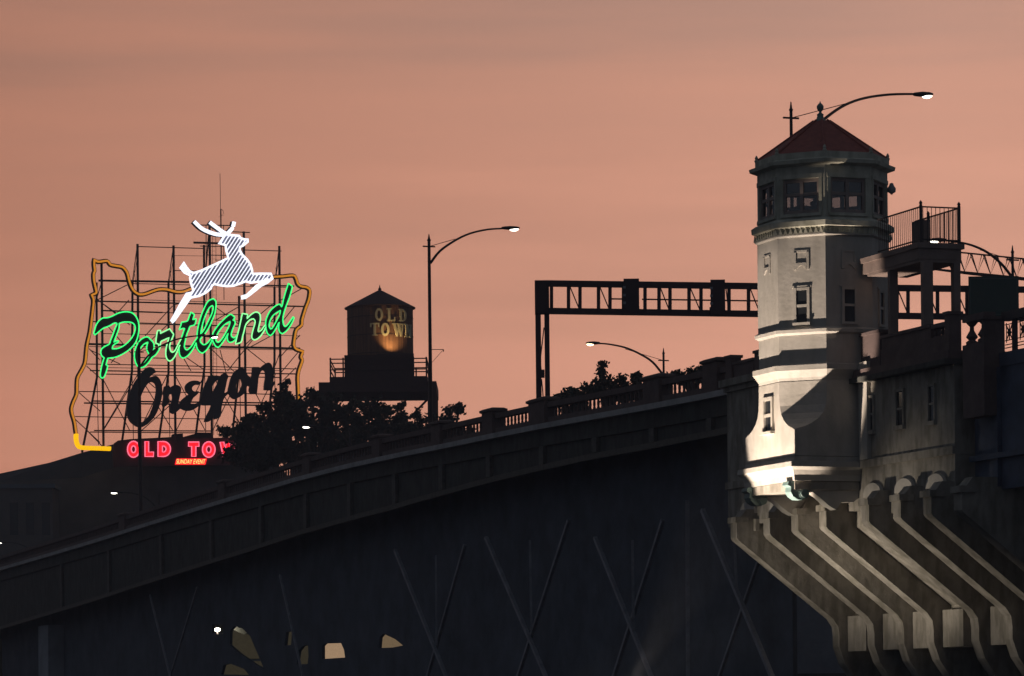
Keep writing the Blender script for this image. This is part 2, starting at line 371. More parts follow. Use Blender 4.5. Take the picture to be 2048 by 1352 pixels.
# upper wall, both sides of the tower block, with an inset thin course
MB().sbox(s_l, 0, -14, TW, zb - .05, zt_l - .3).build('wall', M_PIER, pier)
MB().sbox(.003, s_r, -14, TW, zb - .05, zt_l - 1.0).build('wall', M_PIER, pier)
MB().sbox(s_l - .06, 0, -14, TW + .14, zt_l - .29, zt_l - .08).build('string_course', M_PIER, pier)
MB().sbox(s_l - .12, 0, -14, TW + .34, zt_l - .075, zt_l + .22).build('cornice', M_PIER, pier)
ztr = onT(1945, 690, TW)[1] - .02
MB().sbox(.01, s_r + .12, -14, TW + .3, zt_l - .9, ztr - .03).build('cornice', M_BALU, pier)  # darker than the left side: cornice shade put into the material
MB().sbox(.01, s_r + .10, -14, TW + .42, zt_l - 1.1, zt_l - .902).build('cornice', M_BRIDGE, pier)  # dark band, shade at the cornice put into its colour
zc2 = onT(1722, 921, TW)[1]
MB().sbox(s_l - .03, s_r + .03, -13, TW + .12, zc2 - .32, zc2 - .02).build('string_course', M_PIER, pier)
# windows of the right hand wall
for px0, px1, py0, py1 in ((1738, 1748, 795, 862), (1796, 1808, 782, 852), (1860, 1870, 772, 843)):
    s0, z0 = onT(px0, py1, TW); s1, z1 = onT(px1, py0, TW)
    w = MB().sbox(s0, s1, TW - .2, TW + .012, z0, z1).build('window', M_WIN, pier)
    b = MB(); b.sbox(s0 - .09, s0 - .002, TW, TW + .08, z0, z1); b.sbox(s1 + .002, s1 + .09, TW, TW + .08, z0, z1); b.sbox(s0 - .12, s1 + .12, TW, TW + .14, z0 - .16, z0 - .003); b.sbox(s0 - .09, s1 + .09, TW, TW + .09, z1 + .003, z1 + .1)
    b.sbox(s0 + .002, s1 - .002, TW - .1, TW + .05, (z0 + z1) / 2 - .04, (z0 + z1) / 2 + .04)
    b.build('frame', M_PIER, w)
# corner pilaster right of the tower block
s0 = onT(1725, 850, TW)[0]
MB().sbox(s0, s0 + .75, TW - .1, TW + .16, zc2, zt_l - .3).build('pilaster', M_PALE, pier)
# ribs
TIP = .55
zr0 = onT(1640, 1022, TIP)[1]; zr1 = onT(1640, 1060, TIP)[1]
t_in, z_in = onS(1856, 1236, onT(1642, 1060, TIP)[0])
zlow = onT(1750, 1300, t_in)[1]; zbot = 1.0
rib_s = [onT(px, 1045, TIP)[0] - .45 for px in (1476, 1530, 1586, 1642, 1727, 1790, 1851, 1912)]
rib_s = [rib_s[0]] + [q + .62 for q in rib_s[1:]]
zblk = zr0 + .55
for i, s in enumerate(rib_s):
    wd = .33
    prof_r = [(TW - .4, zblk), (TIP - .45, zblk), (TIP - .1, zr0 + .12), (TIP, zr0 + .02), (TIP, zr1 + .1), (TIP - .07, zr1), (t_in + .28, z_in + .20), (t_in + .05, z_in - .12), (t_in, z_in - .5), (t_in, zlow + .2), (t_in - .25, zlow - .5), (t_in - .75, zlow - 1.2), (t_in - .9, zlow - 2.4), (t_in - .9, 0), (t_in - 2.4, 0), (t_in - 2.4, zblk)]
    # ribs between t_in-2.4 and the tip: one plate
    MB().prism([WS(s - wd, t, z) for t, z in prof_r], EB * (2 * wd)).build('rib', M_PIER, pier)
    # console block on top of each rib
    b = MB(); b.sbox(s - wd - .1, s + wd + .1, TIP - .5, TIP + .1, zr0 - .02, zr0 + .22)
    b.build('rib_cap', M_PIER, pier)
# sloping web between the ribs, the wall below, and the set back base
wt_, wz_ = t_in - .2, z_in
web = [(TW - .9, zblk), (TW - .35, zblk - .2), (TW - .35, zr1 + .1), (t_in - .75, z_in + .5), (t_in - .8, zlow), (t_in - 2.6, zlow), (t_in - 2.6, zblk)]
MB().prism([WS(rib_s[0] + .1, t, z) for t, z in web], EB * (rib_s[-1] - rib_s[0] - .2)).build('web_wall', M_PIER, pier)
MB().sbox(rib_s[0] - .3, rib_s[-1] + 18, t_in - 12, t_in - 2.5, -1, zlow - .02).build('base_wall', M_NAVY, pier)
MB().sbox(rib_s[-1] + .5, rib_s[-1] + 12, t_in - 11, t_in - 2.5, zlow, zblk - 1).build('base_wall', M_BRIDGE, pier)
for i, s in enumerate(rib_s[4:], 0):
    MB().sbox(s + .62, s + 2.1, t_in - .8, t_in - .35, zlow + .002, z_in + .3).build('panel', M_PIER, pier)
for s in rib_s[:4]:
    MB().sbox(s + .42, s + 2.2, t_in - .8, t_in - .35, zlow + .002, z_in + .3).build('panel', M_PIER, pier)
# pale arches standing in for the lit niche tops between the ribs
zh0 = onT(1750, 993, TW)[1]; zh1 = onT(1750, 966, TW)[1]
for px in (1750, 1813, 1876, 1560, 1500):
    s = onT(px, 980, TW)[0]; pts = []
    for k in range(13):
        a = pi * k / 12; pts.append(WS(s + .78 * cos(a), TW + .003, zh0 + (zh1 - zh0) * sin(a) ** .8))
    MB().prism(pts, NB * .14).build('lit_niche_head', M_PALE, pier, smooth=False)
    MB().sbox(s - .95, s + .95, TW + .005, TW + .18, zh0 - .75, zh0 - .25).build('ledge', M_PIER, pier)

# ================================================================== TOWER
tower = thing('bridge_tower', 'octagonal bridge operator tower with red conical roof, floodlit from the river', 'tower', WS(0, 0, zb))
AP = 2.39                                   # flat to centre of the shaft
def zt(py): return P(1517, py, YO + .4).z   # heights read on the left corner
def ringO(a, c, z):                         # square of half width a with corners cut by c
    pts = [(a, -(a - c)), (a, a - c), (a - c, a), (-(a - c), a), (-a, a - c), (-a, -(a - c)), (-(a - c), -a), (a - c, -a)]
    return [WS(s, t, z) for s, t in pts]
def oct_(a): return a * (2 - sqrt(2))
def octloft(levels, name, m, par=None, sm=False):
    return MB().loft([ringO(a, oct_(a), z) for a, z in levels]).build(name, m, par or tower)
# block with flared corner broaches
cy = [(775, 1.40), (800, 1.40), (822, 1.36), (838, 1.24), (850, 1.02), (860, .72), (866, .45), (870, .16), (873, .02), (924, .02)]
MB().loft([ringO(AP, c, zt(py)) for py, c in cy]).build('base_block', M_PALE, tower)
MB().loft([ringO(AP + e, .02 + .3 * 0, zt(py)) for e, py in ((.02, 925), (.02, 934), (.24, 936), (.27, 946), (.16, 952), (.06, 962), (.04, 973))]).build('base_cornice', M_PALE, tower)
octloft([(AP - .03, zt(776)), (AP + .02, zt(768)), (AP + .17, zt(757)), (AP + .22, zt(754)), (AP + .22, zt(744)), (AP + .0, zt(741))], 'lower_moulding', M_PALE)
octloft([(AP - .02, zt(742)), (AP - .02, zt(683))], 'lower_drum', M_PALE)
octloft([(AP - .01, zt(684)), (AP + .12, zt(680)), (AP + .14, zt(674)), (AP + .02, zt(670))], 'middle_moulding', M_PALE)
octloft([(AP, zt(671)), (AP, zt(491))], 'shaft', M_PALE)
octloft([(AP + .02, zt(492)), (AP + .10, zt(489)), (AP + .10, zt(485))], 'shaft_cap', M_PALE)
octloft([(AP + .03, zt(486)), (AP + .05, zt(474)), (AP + .20, zt(472)), (AP + .22, zt(462)), (AP + .06, zt(456))], 'belt_course', M_UP)
def facet(k):
    a = radians(45 * k); n = EB * cos(a) + NB * sin(a); tg = EB * -sin(a) + NB * cos(a)
    return n, tg                              # outward normal, tangent
def fpt(k, u, d, z):                          # u along the facet, d from the axis
    n, tg = facet(k); q = OC + n * d + tg * u; return Vector((q.x, q.y, z))
def fbox(b, k, u0, u1, d0, d1, z0, z1):
    return b.hexa([fpt(k, u0, d0, z0), fpt(k, u1, d0, z0), fpt(k, u1, d1, z0), fpt(k, u0, d1, z0)], [fpt(k, u0, d0, z1), fpt(k, u1, d0, z1), fpt(k, u1, d1, z1), fpt(k, u0, d1, z1)])
def fmitre(b, k, u0, u1, d0, d1, z0, z1):
    w0 = d0 * tan(pi / 8); w1 = d1 * tan(pi / 8)
    a0 = -w0 if u0 is None else u0; a1 = -w1 if u0 is None else u0; b0 = w0 if u1 is None else u1; b1 = w1 if u1 is None else u1
    return b.hexa([fpt(k, a0, d0, z0), fpt(k, b0, d0, z0), fpt(k, b1, d1, z0), fpt(k, a1, d1, z0)], [fpt(k, a0, d0, z1), fpt(k, b0, d0, z1), fpt(k, b1, d1, z1), fpt(k, a1, d1, z1)])
# zigzag frieze on the belt
for k in range(8):
    b = MB()
    for i in range(10):
        u = -.95 + i * .21; zc = zt(480)
        b.prism([fpt(k, u, AP + .05, zc - .14), fpt(k, u + .105, AP + .05, zc + .12), fpt(k, u + .19, AP + .05, zc - .14)], facet(k)[0] * .05)
    b.build('frieze', M_UP, tower)
# watch room: eight walls with real window openings
zr_b, zr_s, zr_h, zr_t = zt(458), zt(446), zt(378), zt(352)
A2 = AP - .02; A1 = A2 - .26; WO = .74
for k in range(8):
    b = MB()
    fmitre(b, k, None, None, A1, A2, zr_b, zr_s)
    fmitre(b, k, None, -WO, A1, A2, zr_s + .0, zr_h); fmitre(b, k, WO, None, A1, A2, zr_s, zr_h)
    fmitre(b, k, None, None, A1, A2, zr_h, zr_t)
    b.build('room_wall', M_UP, tower)
    zm = zt(408)
    f = MB()
    for u0, u1 in ((-WO, -WO + .1), (-.07, .07), (WO - .1, WO)): fbox(f, k, u0, u1, A2 - .16, A2 - .05, zr_s, zr_h)
    for z0, z1 in ((zr_s, zr_s + .14), (zm - .06, zm + .06), (zr_h - .12, zr_h)): fbox(f, k, -WO + .1, -.07, A2 - .15, A2 - .06, z0, z1); fbox(f, k, .07, WO - .1, A2 - .15, A2 - .06, z0, z1)
    fr = f.build('window', mat('window_frame_paint', (.30, .24, .22), .7, var=.2), tower)
    g = MB(); fbox(g, k, -WO + .1, WO - .1, A2 - .12, A2 - .11, zr_s + .1, zr_h - .1); g.build('pane', M_GLASS, fr)
    h = MB(); fbox(h, k, -WO - .16, WO + .16, A2, A2 + .06, zr_h + .02, zr_h + .17); fbox(h, k, -WO - .1, WO + .1, A2, A2 + .09, zr_s - .12, zr_s - .003)
    fbox(h, k, -WO - .13, -WO - .003, A2, A2 + .04, zr_s, zr_h + .018); fbox(h, k, WO + .003, WO + .13, A2, A2 + .04, zr_s, zr_h + .018)
    h.build('surround', M_UP, fr)
# furniture and floor/ceiling of the room keep most of it dark
MB().loft([ringO(A1 - .01, oct_(A1), zr_b + .02), ringO(A1 - .01, oct_(A1), zr_b + .12)]).build('room_floor', M_STEEL, tower)
MB().loft([ringO(A1 - .01, oct_(A1), zr_t - .45), ringO(A1 - .01, oct_(A1), zr_t - .02)]).build('room_ceiling', M_STEEL, tower)
b = MB(); b.sbox(-.6, .4, -.3, 1.2, zr_b + .12, zr_b + .75); b.sbox(-.5, .3, .2, .3, zr_b + .75, zr_b + 1.05); b.build('control_desk', M_STEEL, tower)
octloft([(AP, zt(353)), (AP + .08, zt(351)), (AP + .25, zt(349)), (AP + .28, zt(342)), (AP + .14, zt(340)), (AP + .05, zt(338)), (AP + .05, zt(326)), (AP - .1, zt(325))], 'upper_cornice', M_UP)
for k in range(8):
    w = (AP + .05) * tan(pi / 8); b = MB(); q = fpt(k, w - .03, AP, zt(326)); b.lathe((q.x, q.y), [(.06, q.z - .05), (.09, q.z + .03), (.05, q.z + .09), (.07, q.z + .14), (.02, q.z + .24)], 8); b.build('acroterion', M_UP, tower)
# roof
zap = P(1643, 243, YO).z; ze = zt(328)
octloft([(AP + .02, ze - .06), (AP + .04, ze), (.30, zap), (.12, zap + .03)], 'roof', M_ROOF)
for k in range(8):
    w = (AP + .04) * tan(pi / 8); a = fpt(k, w, AP + .04, ze + .02); e = fpt(k, .12, .28, zap + .02)
    MB().tube([a, e], .055, 6).build('roof_hip', M_ROOF, tower)
fz = lambda py: P(1643, py, YO).z
MB().lathe((OC.x - .05, OC.y), [(.34, fz(246)), (.30, fz(243)), (.16, fz(239)), (.12, fz(232)), (.14, fz(229)), (.06, fz(226)), (.05, fz(223)), (.10, fz(221)), (.14, fz(216)), (.135, fz(212)), (.08, fz(208)), (.03, fz(206)), (.02, fz(203))], 12).build('finial', M_BRONZE, tower, smooth=True)
# reliefs and windows of the shaft on the lit facets
for k in (1, 2, 0, 7, 3):
    b = MB(); z0, z1 = zt(556), zt(518)
    fbox(b, k, -.32, .32, AP - .02, AP + .03, z1 - .08, z1); fbox(b, k, -.32, -.22, AP - .02, AP + .05, z0, z1 - .082); fbox(b, k, .22, .32, AP - .02, AP + .05, z0, z1 - .082)
    pts = [(-.22, z0), (-.12, z0 + .12), (0, z0 + .17), (.12, z0 + .12), (.22, z0), (.22, z0 + .26), (-.22, z0 + .26)]
    b.prism([fpt(k, u, AP, z) for u, z in pts], facet(k)[0] * .055)
    b.build('relief_bracket', M_PALE, tower)
for k in (1, 0, 3, 7):
    z0, z1 = zt(660), zt(594)
    w = MB(); fbox(w, k, -.22, .22, AP - .2, AP + .006, z0, z1); wo_ = w.build('window', M_WIN, tower)
    b = MB(); fbox(b, k, -.33, -.223, AP, AP + .07, z0, z1 + .05); fbox(b, k, .223, .33, AP, AP + .07, z0, z1 + .05); fbox(b, k, -.22, .22, AP, AP + .05, (z0 + z1) / 2 - .05, (z0 + z1) / 2 + .05)
    fbox(b, k, -.40, .40, AP, AP + .04, z1 + .053, z1 + .13); fbox(b, k, -.36, .36, AP, AP + .12, z0 - .1, z0 - .003); fbox(b, k, -.22, .22, AP, AP + .05, z1 - .05, z1 + .05)
    b.build('frame', M_PALE, wo_)
z0, z1 = zt(866), zt(806)
w = MB(); fbox(w, 2, -.34, .34, AP - .2, AP + .006, z0, z1); wo_ = w.build('window', M_WIN, tower)
b = MB(); fbox(b, 2, -.48, -.343, AP, AP + .09, z0 - .05, z1 + .12); fbox(b, 2, .343, .48, AP, AP + .09, z0 - .05, z1 + .12); fbox(b, 2, -.34, .34, AP, AP + .09, z1 - .02, z1 + .12)
fbox(b, 2, -.34, .34, AP, AP + .07, (z0 + z1) / 2 - .06, (z0 + z1) / 2 + .06); fbox(b, 2, -.55, .55, AP, AP + .2, z0 - .16, z0 - .052); b.build('frame', M_PALE, wo_)
# soffit, scroll brackets
MB().sbox(-2.35, 2.35, TW + .01, AP - .02, zt(990), zt(974)).build('soffit', M_PIER, tower)
for s in (-2.0, 2.0):
    b = MB(); zt0 = zt(973)
    pr = [(AP + .2, zt0 - .02), (AP + .24, zt0 - .16), (AP + .10, zt0 - .24), (AP + .13, zt0 - .42), (AP + .02, zt0 - .6), (AP - .18, zt0 - .72), (AP - .40, zt0 - .73), (AP - .52, zt0 - .6), (AP - .5, zt0 - .02)]
    b.prism([WS(s - .28, t, z) for t, z in pr], EB * .56); br = b.build('scroll_bracket', M_BRONZE, tower)
    c = MB()
    pts = [(AP - .55, zt0 - .5), (AP - .8, zt0 - .42), (AP - 1.1, zt0 - .62), (AP - 1.5, zt0 - .95), (AP - 1.8, zt0 - 1.1), (TIP - .2, zr0 + .26), (TIP - .7, zr0 + .26), (TW - .1, zr0 + .5), (TW, zt0 - .02), (AP - .8, zt0 - .02)]
    c.prism([WS(s - .26, t, z) for t, z in pts], EB * .52); c.build('scroll', M_PALE, tower)
    for e in (-.33, .281):
        r = MB(); q = WS(s + e, AP - .42, zt0 - .48)
        r.loft([[q + NB * (rr * cos(2 * pi * k / 14)) + Vector((0, 0, rr * sin(2 * pi * k / 14))) + EB * d for k in range(14)] for rr, d in ((.22, 0), (.22, .04), (.17, .05), (.15, .08), (.07, .09))])
        r.build('volute', M_BRONZE, br)
# small alarm bell on the far right corner
q = P(1779, 374, YO - .3)
MB().lathe((q.x + .08, q.y), [(.03, q.z - .30), (.07, q.z - .25), (.16, q.z - .2), (.17, q.z - .05), (.10, q.z + .05), (.07, q.z + .14), (.02, q.z + .16)], 10).build('alarm_horn', mat('horn_paint', (.35, .34, .36), .5), tower, smooth=True)

# ================================================================== right hand terrace: pedestals, balusters, steel railing, bascule leaf
ter = thing('pier_balustrade', 'dark stepped stone balustrade around the tower terrace', 'balustrade', WS(6, TW, zt_l))
def blk(px0, px1, ptop, t=TW, dt=.7, name='pedestal', zbase=None):
    s0 = onT(px0, 740, t)[0]; s1 = onT(px1, 740, t)[0]; z1 = onT((px0 + px1) / 2, ptop, t)[1]
    z0 = (zt_l + .224 if px0 < 1600 else ztr) if zbase is None else zbase
    b = MB(); b.sbox(s0, s1, t - dt, t, z0, z1 - .12); b.sbox(s0 - .06, s1 + .06, t - dt - .06, t + .06, z1 - .118, z1)
    b.build(name, M_BALU, ter)
blk(1451, 1463, 711, TW - .0, .45); blk(1466, 1507, 720, TW - .1, .3, 'wall'); blk(1509, 1530, 699, TW)
blk(1722, 1760, 663, TW); blk(1762, 1862, 660, TW - .08, .45, 'wall'); blk(1890, 1899, 623, TW, .5)
blk(1964, 1968, 632, TW, .85, 'pedestal', ztr - 2.6)
s0 = onT(1862, 650, TW)[0]; s1 = onT(1890, 650, TW)[0]; ztop = onT(1876, 646, TW)[1]; zm_ = onT(1876, 655, TW)[1]; zl_ = onT(1876, 673, TW)[1]
MB().sbox(s0 - .05, s1 + .05, TW - .45, TW - .02, zm_, ztop).build('handrail', M_BALU, ter)
MB().sbox(s0 - .05, s1 + .05, TW - .45, TW - .02, ztr - .025, zl_).build('plinth', M_BALU, ter)
for px in (1863, 1876.5, 1890):
    s = onT(px, 665, TW)[0]; q = WS(s, TW - .2, 0)
    h = zm_ - zl_; MB().lathe((q.x, q.y), [(.10, zl_), (.10, zl_ + .1 * h), (.05, zl_ + .18 * h), (.085, zl_ + .4 * h), (.05, zl_ + .85 * h), (.09, zm_)], 10).build('baluster', M_BALU, ter)
s0 = onT(1924, 650, TW)[0]; s1 = onT(1966, 650, TW)[0]; zm_ = onT(1945, 641, TW)[1]; zl_ = onT(1945, 687, TW)[1]
MB().sbox(s0 - .02, s1 + .02, TW - .5, TW - .02, zm_, onT(1945, 628, TW)[1]).build('handrail', M_BALU, ter)
MB().sbox(s0 - .02, s1 + .02, TW - .5, TW - .02, ztr - 2.6, zl_).build('plinth', M_BALU, ter)
for px in (1934, 1957.5):
    s = onT(px, 660, TW)[0]; q = WS(s, TW - .2, 0); h = zm_ - zl_
    hw = .22
    MB().lathe((q.x, q.y), [(hw, zl_), (hw, zl_ + .12 * h), (hw * .55, zl_ + .2 * h), (hw * 1.02, zl_ + .33 * h), (hw * .75, zl_ + .45 * h), (hw * .38, zl_ + .62 * h), (hw * .36, zl_ + .78 * h), (hw * .8, zl_ + .9 * h), (hw * 1.02, zl_ + .98 * h), (hw, zm_)], 12).build('baluster', M_BALU, ter)
s0 = onT(1455, 800, TW)[0]; MB().sbox(s_l, -.02, TW - 6, TW - .02, zt_l + .22 - .3, zt_l + .224).build('terrace_floor', M_BALU, ter)
MB().sbox(onT(1722, 700, TW)[0], onT(1862, 700, TW)[0], TW - .55, TW - .03, ztr, onT(1800, 690, TW)[1]).build('wall', M_BALU, ter)
leaf = thing('bascule_span', 'dark navy steel bascule girder right of the ribbed pier', 'bridge span', WS(15, TB, 10))
zle = onT(2000, 706, TB)[1]
MB().sbox(s_r + .3, 44, -23, TB, zle - .5, zle).build('deck', M_NAVY, leaf)
zgb = onT(1915, 990, TB)[1]
MB().sbox(s_r + .3, 44, TB - .3, TB - .05, zgb, zle - .5).build('girder', M_NAVY, leaf)
for i in range(7):
    MB().sbox(s_r + 2.2 + i * 3, s_r + 2.4 + i * 3, TB - .04, TB + .12, zgb + .1, zle - .5).build('stiffener', M_NAVY, leaf)
MB().sbox(s_r + .3, 44, TB - .04, TB + .2, zle - 3.8, zle - 3.6).build('flange', M_NAVY, leaf)
rl = thing('steel_railing', 'ornate steel railing with crossed panels at the right edge above the bascule girder', 'railing', WS(16, TB, zle))
sr0 = onT(2008, 660, TB)[0]
zrt = onT(2020, 640, TB)[1]; zrb = onT(2020, 697, TB)[1]; hh = zrt - zrb
MB().sbox(sr0, 40, TB - .2, TB + .1, zrt, zrt + .32).build('handrail', M_STEEL, rl)
for k, f in enumerate((.04, .15, .30)): MB().sbox(sr0, 40, TB - .07, TB - .03, zrb + f * hh, zrb + f * hh + .03).build('rail', M_STEEL, rl)
MB().sbox(sr0, 40, TB - .07, TB - .03, zrb + .86 * hh, zrb + .86 * hh + .03).build('rail', M_STEEL, rl)
for i in range(9):
    s = sr0 + .04 + i * 1.05
    MB().sbox(s + .66, s + .88, TB - .075, TB - .03, zrb - .2, zrt).build('post', M_STEEL, rl)
    a0, a1, b0, b1 = s + .05, s + .5, zrb + .33 * hh, zrb + .84 * hh
    x = MB()
    for p, q in (((a0, b0), (a1, b1)), ((a0, b1), (a1, b0)), (((a0 + a1) / 2, b0), ((a0 + a1) / 2, b1))):
        x.bar(WS(p[0], TB - .05, p[1]), WS(q[0], TB - .05, q[1]), .035)
    x.lathe(tuple(WS((a0 + a1) / 2, TB - .05, 0))[:2], [(.02, (b0 + b1) / 2 - .14), (.09, (b0 + b1) / 2), (.02, (b0 + b1) / 2 + .14)], 8)
    for u in (a0, a1): x.bar(WS(u, TB - .05, b0 - .1), WS(u, TB - .05, b1 + .1), .03)
    x.build('lattice_panel', M_STEEL, rl)

# ================================================================== viewing platform behind the tower
TP = -.45; TPI = TP - 1.75
sA = onT(1838, 450, TP)[0]; sL = onT(1722, 520, TP)[0]
plat = thing('viewing_platform', 'raised concrete platform on columns with barred railing right of the tower', 'platform', WS(sA, TP, zt_l))
zpb = onT(1838, 524, TP)[1]; zpt = onT(1838, 485, TP)[1]
M_PLAT = mat('platform_concrete', (.24, .18, .16), .85, var=.3, scale=1.2, bump=.3)
b = MB(); b.sbox(sL + .1, sA, TPI, TP, zpb + .12, zpt - .2); b.sbox(sL, sA + .08, TPI - .1, TP + .08, zpt - .198, zpt); b.sbox(sL + .5, sA - .02, TPI + .02, TP - .03, zpb, zpb + .118)
b.build('slab', M_PLAT, plat)
for px, ww in ((1839, .40), (1773, .34)):
    s = onT(px, 580, TP)[0]; MB().sbox(s, s + ww * .6, TP - ww - .05, TP - .05, ztr, zpb - .003).build('column', M_PLAT, plat)
tq = onS(1909, 580, sA)[0]; MB().sbox(sA - .3, sA - .02, tq - .27, tq, ztr, zpb - .003).build('column', M_PLAT, plat)
def fence(p0, p1, top0, top1, zb0, zb1, n, mid=True, posts=(True, True)):
    # p0,p1: (s,t); pickets between
    b = MB(); 
    r = MB(); r.bar(WS(*p0, top0), WS(*p1, top1), .05); r.build('top_rail', M_STEEL, plat)
    r = MB(); r.bar(WS(*p0, zb0 + .12), WS(*p1, zb1 + .12), .05); r.build('bottom_rail', M_STEEL, plat)
    for i in range(n):
        f = (i + .5) / n; s = p0[0] + (p1[0] - p0[0]) * f; t = p0[1] + (p1[1] - p0[1]) * f
        MB().bar(WS(s, t, zb0 + .02), WS(s, t, top0 + (top1 - top0) * f), .024).build('picket', M_STEEL, plat)
ztopA = onT(1838, 413, TP)[1]
s_f = onT(1779, 430, TP)[0]
fence((s_f - 1.2, TP - .08), (sA, TP - .08), ztopA, ztopA, zpt, zpt, 22)
fence((sA, TP - .08), (sA, TPI + .08), ztopA, ztopA, zpt, zpt, 9)
fence((s_f - 1.2, TPI + .08), (sA, TPI + .08), ztopA, ztopA, zpt, zpt, 30)
for s, t in ((sA, TP - .08), (sA, TPI + .08), (sA - 2.6, TPI + .08)):
    z = ztopA; q = WS(s, t, 0)
    b = MB(); b.bar(WS(s, t, zpt), WS(s, t, z + .08), .11); b.lathe((q.x, q.y), [(.03, z + .08), (.07, z + .13), (.05, z + .18), (.01, z + .24)], 8); b.build('post', M_STEEL, plat)
MB().sbox(sA - 1.6, sA - .9, TP - .9, TP - .5, zpt, ztopA - .35).build('cabinet', M_PLAT, plat)

# ================================================================== street lamps
def lamp(pole_px, top_py, D, zbase, arm, hx, label, side=1, warm=False, r=.11, tie=None, group='curved arm street lamps along the bridge', power=60, extra=False):
    base = P(pole_px, top_py, D); ztop = base.z; x, y = base.x, base.y
    t = thing('street_lamp', label, 'street lamp', (x, y, zbase), group)
    d = NB * -side; n = Vector((d.y, -d.x, 0))
    pt = lambda a, b_: on_plane(a, b_, base, n)
    MB().tube([(x, y, zbase), (x, y, ztop)], [r, r * .75], 10).build('pole', M_STEEL, t)
    MB().lathe((x, y), [(r * .8, ztop), (r * 1.05, ztop + .05), (r * .6, ztop + .12), (.02, ztop + .38)], 8).build('pole_cap', M_STEEL, t)
    pts = smooth_path([pt(*a) for a in arm], 4)
    MB().tube(pts, [.075 - .03 * i / len(pts) for i in range(len(pts))], 8).build('arm', M_STEEL, t)
    if tie:
        a = pt(pole_px, tie[0]); q = pt(*tie[1]); r_ = MB(); r_.tube([a, q], .018, 5)
        r_.bar(a - d * .35, a + d * .35, .07); r_.build('tie_rod', M_STEEL, t)
    h0 = pt(hx[0], hx[2]); h1 = pt(hx[1], hx[2]); ax = (h1 - h0); L = ax.length; ax.normalize(); up = Vector((0, 0, 1)); sd = ax.cross(up)
    rings = []
    for f, w, h in ((0, .05, .05), (.1, .09, .08), (.45, .17, .11), (.8, .17, .09), (.97, .09, .05), (1, .03, .03)):
        c = h0 + ax * L * f + up * .03
        rings.append([c + sd * w * cos(a) + up * h * sin(a) for a in [2 * pi * k / 10 for k in range(10)]])
    hd = MB().loft(rings).build('lamp_head', M_STEEL, t, smooth=True)
    c0 = h0 + ax * L * .45; c1 = h0 + ax * L * .94
    MB().loft([[c + sd * w * cos(a) + up * (.13 * sin(a) * (w / .14) - .04) for a in [2 * pi * k / 10 for k in range(10)]] for c, w in ((c0, .04), (c0 + ax * .08, .09), ((c0 + c1) / 2, .12), (c1 - ax * .1, .10), (c1, .03))]).build('lens', M_LENSW if warm else M_LENS, hd, smooth=True)
    if power:
        l = bpy.data.lights.new('lamp_glow', 'SPOT'); l.energy = power * 1.2; l.spot_size = radians(150); l.spot_blend = .7; l.color = (1, .75, .5) if warm else (1, .93, .8); l.shadow_soft_size = .12
        o = bpy.data.objects.new('lamp_light', l); col.objects.link(o); o.parent = t; o.location = (c0 + c1) / 2 - Vector((x, y, zbase)) - Vector((0, 0, .3))
    if extra:
        e0 = pt(pole_px, 699); e1 = pt(887, 699); e2 = pt(863, 726); MB().bar(e0, e1, .035).bar(e2, e1, .02).bar(e1, e1 - Vector((0, 0, .12)), .05).build('sign_bracket', M_STEEL, t)
    return t
def Dn(px, t=TB, py=900):
    s = onT(px, py, t)[0]; return WS(s, t, 0).y
D1 = Dn(858, TB - .9); s1_ = onT(858, 860, TB - .9)[0]
lamp(858, 482, D1, cz(s1_) - .3, [(861, 526), (880, 502), (910, 481), (940, 467), (975, 459), (1006, 457)], (1003, 1039, 457), 'tall street lamp right of the water tank, arm curving to the right', tie=(493, (910, 478)), extra=True)
lamp(1582, 222, 145.5, zt_l, [(1586, 300), (1615, 268), (1655, 233), (1690, 210), (1730, 196), (1780, 189), (1830, 188)], (1826, 1866, 190), 'street lamp rising behind the tower roof with arm reaching right', r=.085, tie=(236, (1700, 205)))
def farlamp(pole_px, top_py, arm, hx, label, **k):
    s, z = onT(pole_px, top_py, -25.0); q = WS(s, -25.0, 0)
    return lamp(pole_px, top_py, q.y, cz(s) - .3 if s < -11 else zle, arm, hx, label, side=-1, **k)
farlamp(1327, 708, [(1325, 748), (1305, 724), (1280, 708), (1250, 695), (1215, 688), (1195, 687)], (1200, 1172, 687), 'street lamp with warm glowing head above the bushes on the bridge', warm=True, tie=(721, (1250, 698)), r=.09)
farlamp(2025, 506, [(2023, 553), (2003, 528), (1975, 505), (1945, 491), (1915, 484), (1892, 481)], (1893, 1858, 481), 'street lamp whose head glows in front of the viewing platform slab', tie=(520, (1960, 500)), r=.09)
s5 = onT(278, 1050, TB - .9)[0]
lamp(278, 694, Dn(278, TB - .9, 1050), cz(s5) - .3, [(280, 733), (296, 712), (318, 694), (352, 679), (390, 672), (412, 672)], (410, 437, 673), 'street lamp standing in front of the neon script sign', tie=(704, (340, 686)), r=.14)
farlamp(700, 862, [(699, 893), (686, 875), (668, 861), (645, 854), (628, 853)], (632, 604, 853), 'street lamp glowing in front of the dark trees under the water tank')
farlamp(318, 992, [(317, 1024), (304, 1006), (286, 993), (262, 986), (242, 985)], (246, 221, 985), 'street lamp glowing below the red neon panel near the dark wall')
farlamp(80, 1093, [(79, 1120), (66, 1104), (48, 1092), (28, 1086), (12, 1085)], (14, -10, 1085), 'street lamp glowing at the left edge of the dark building')
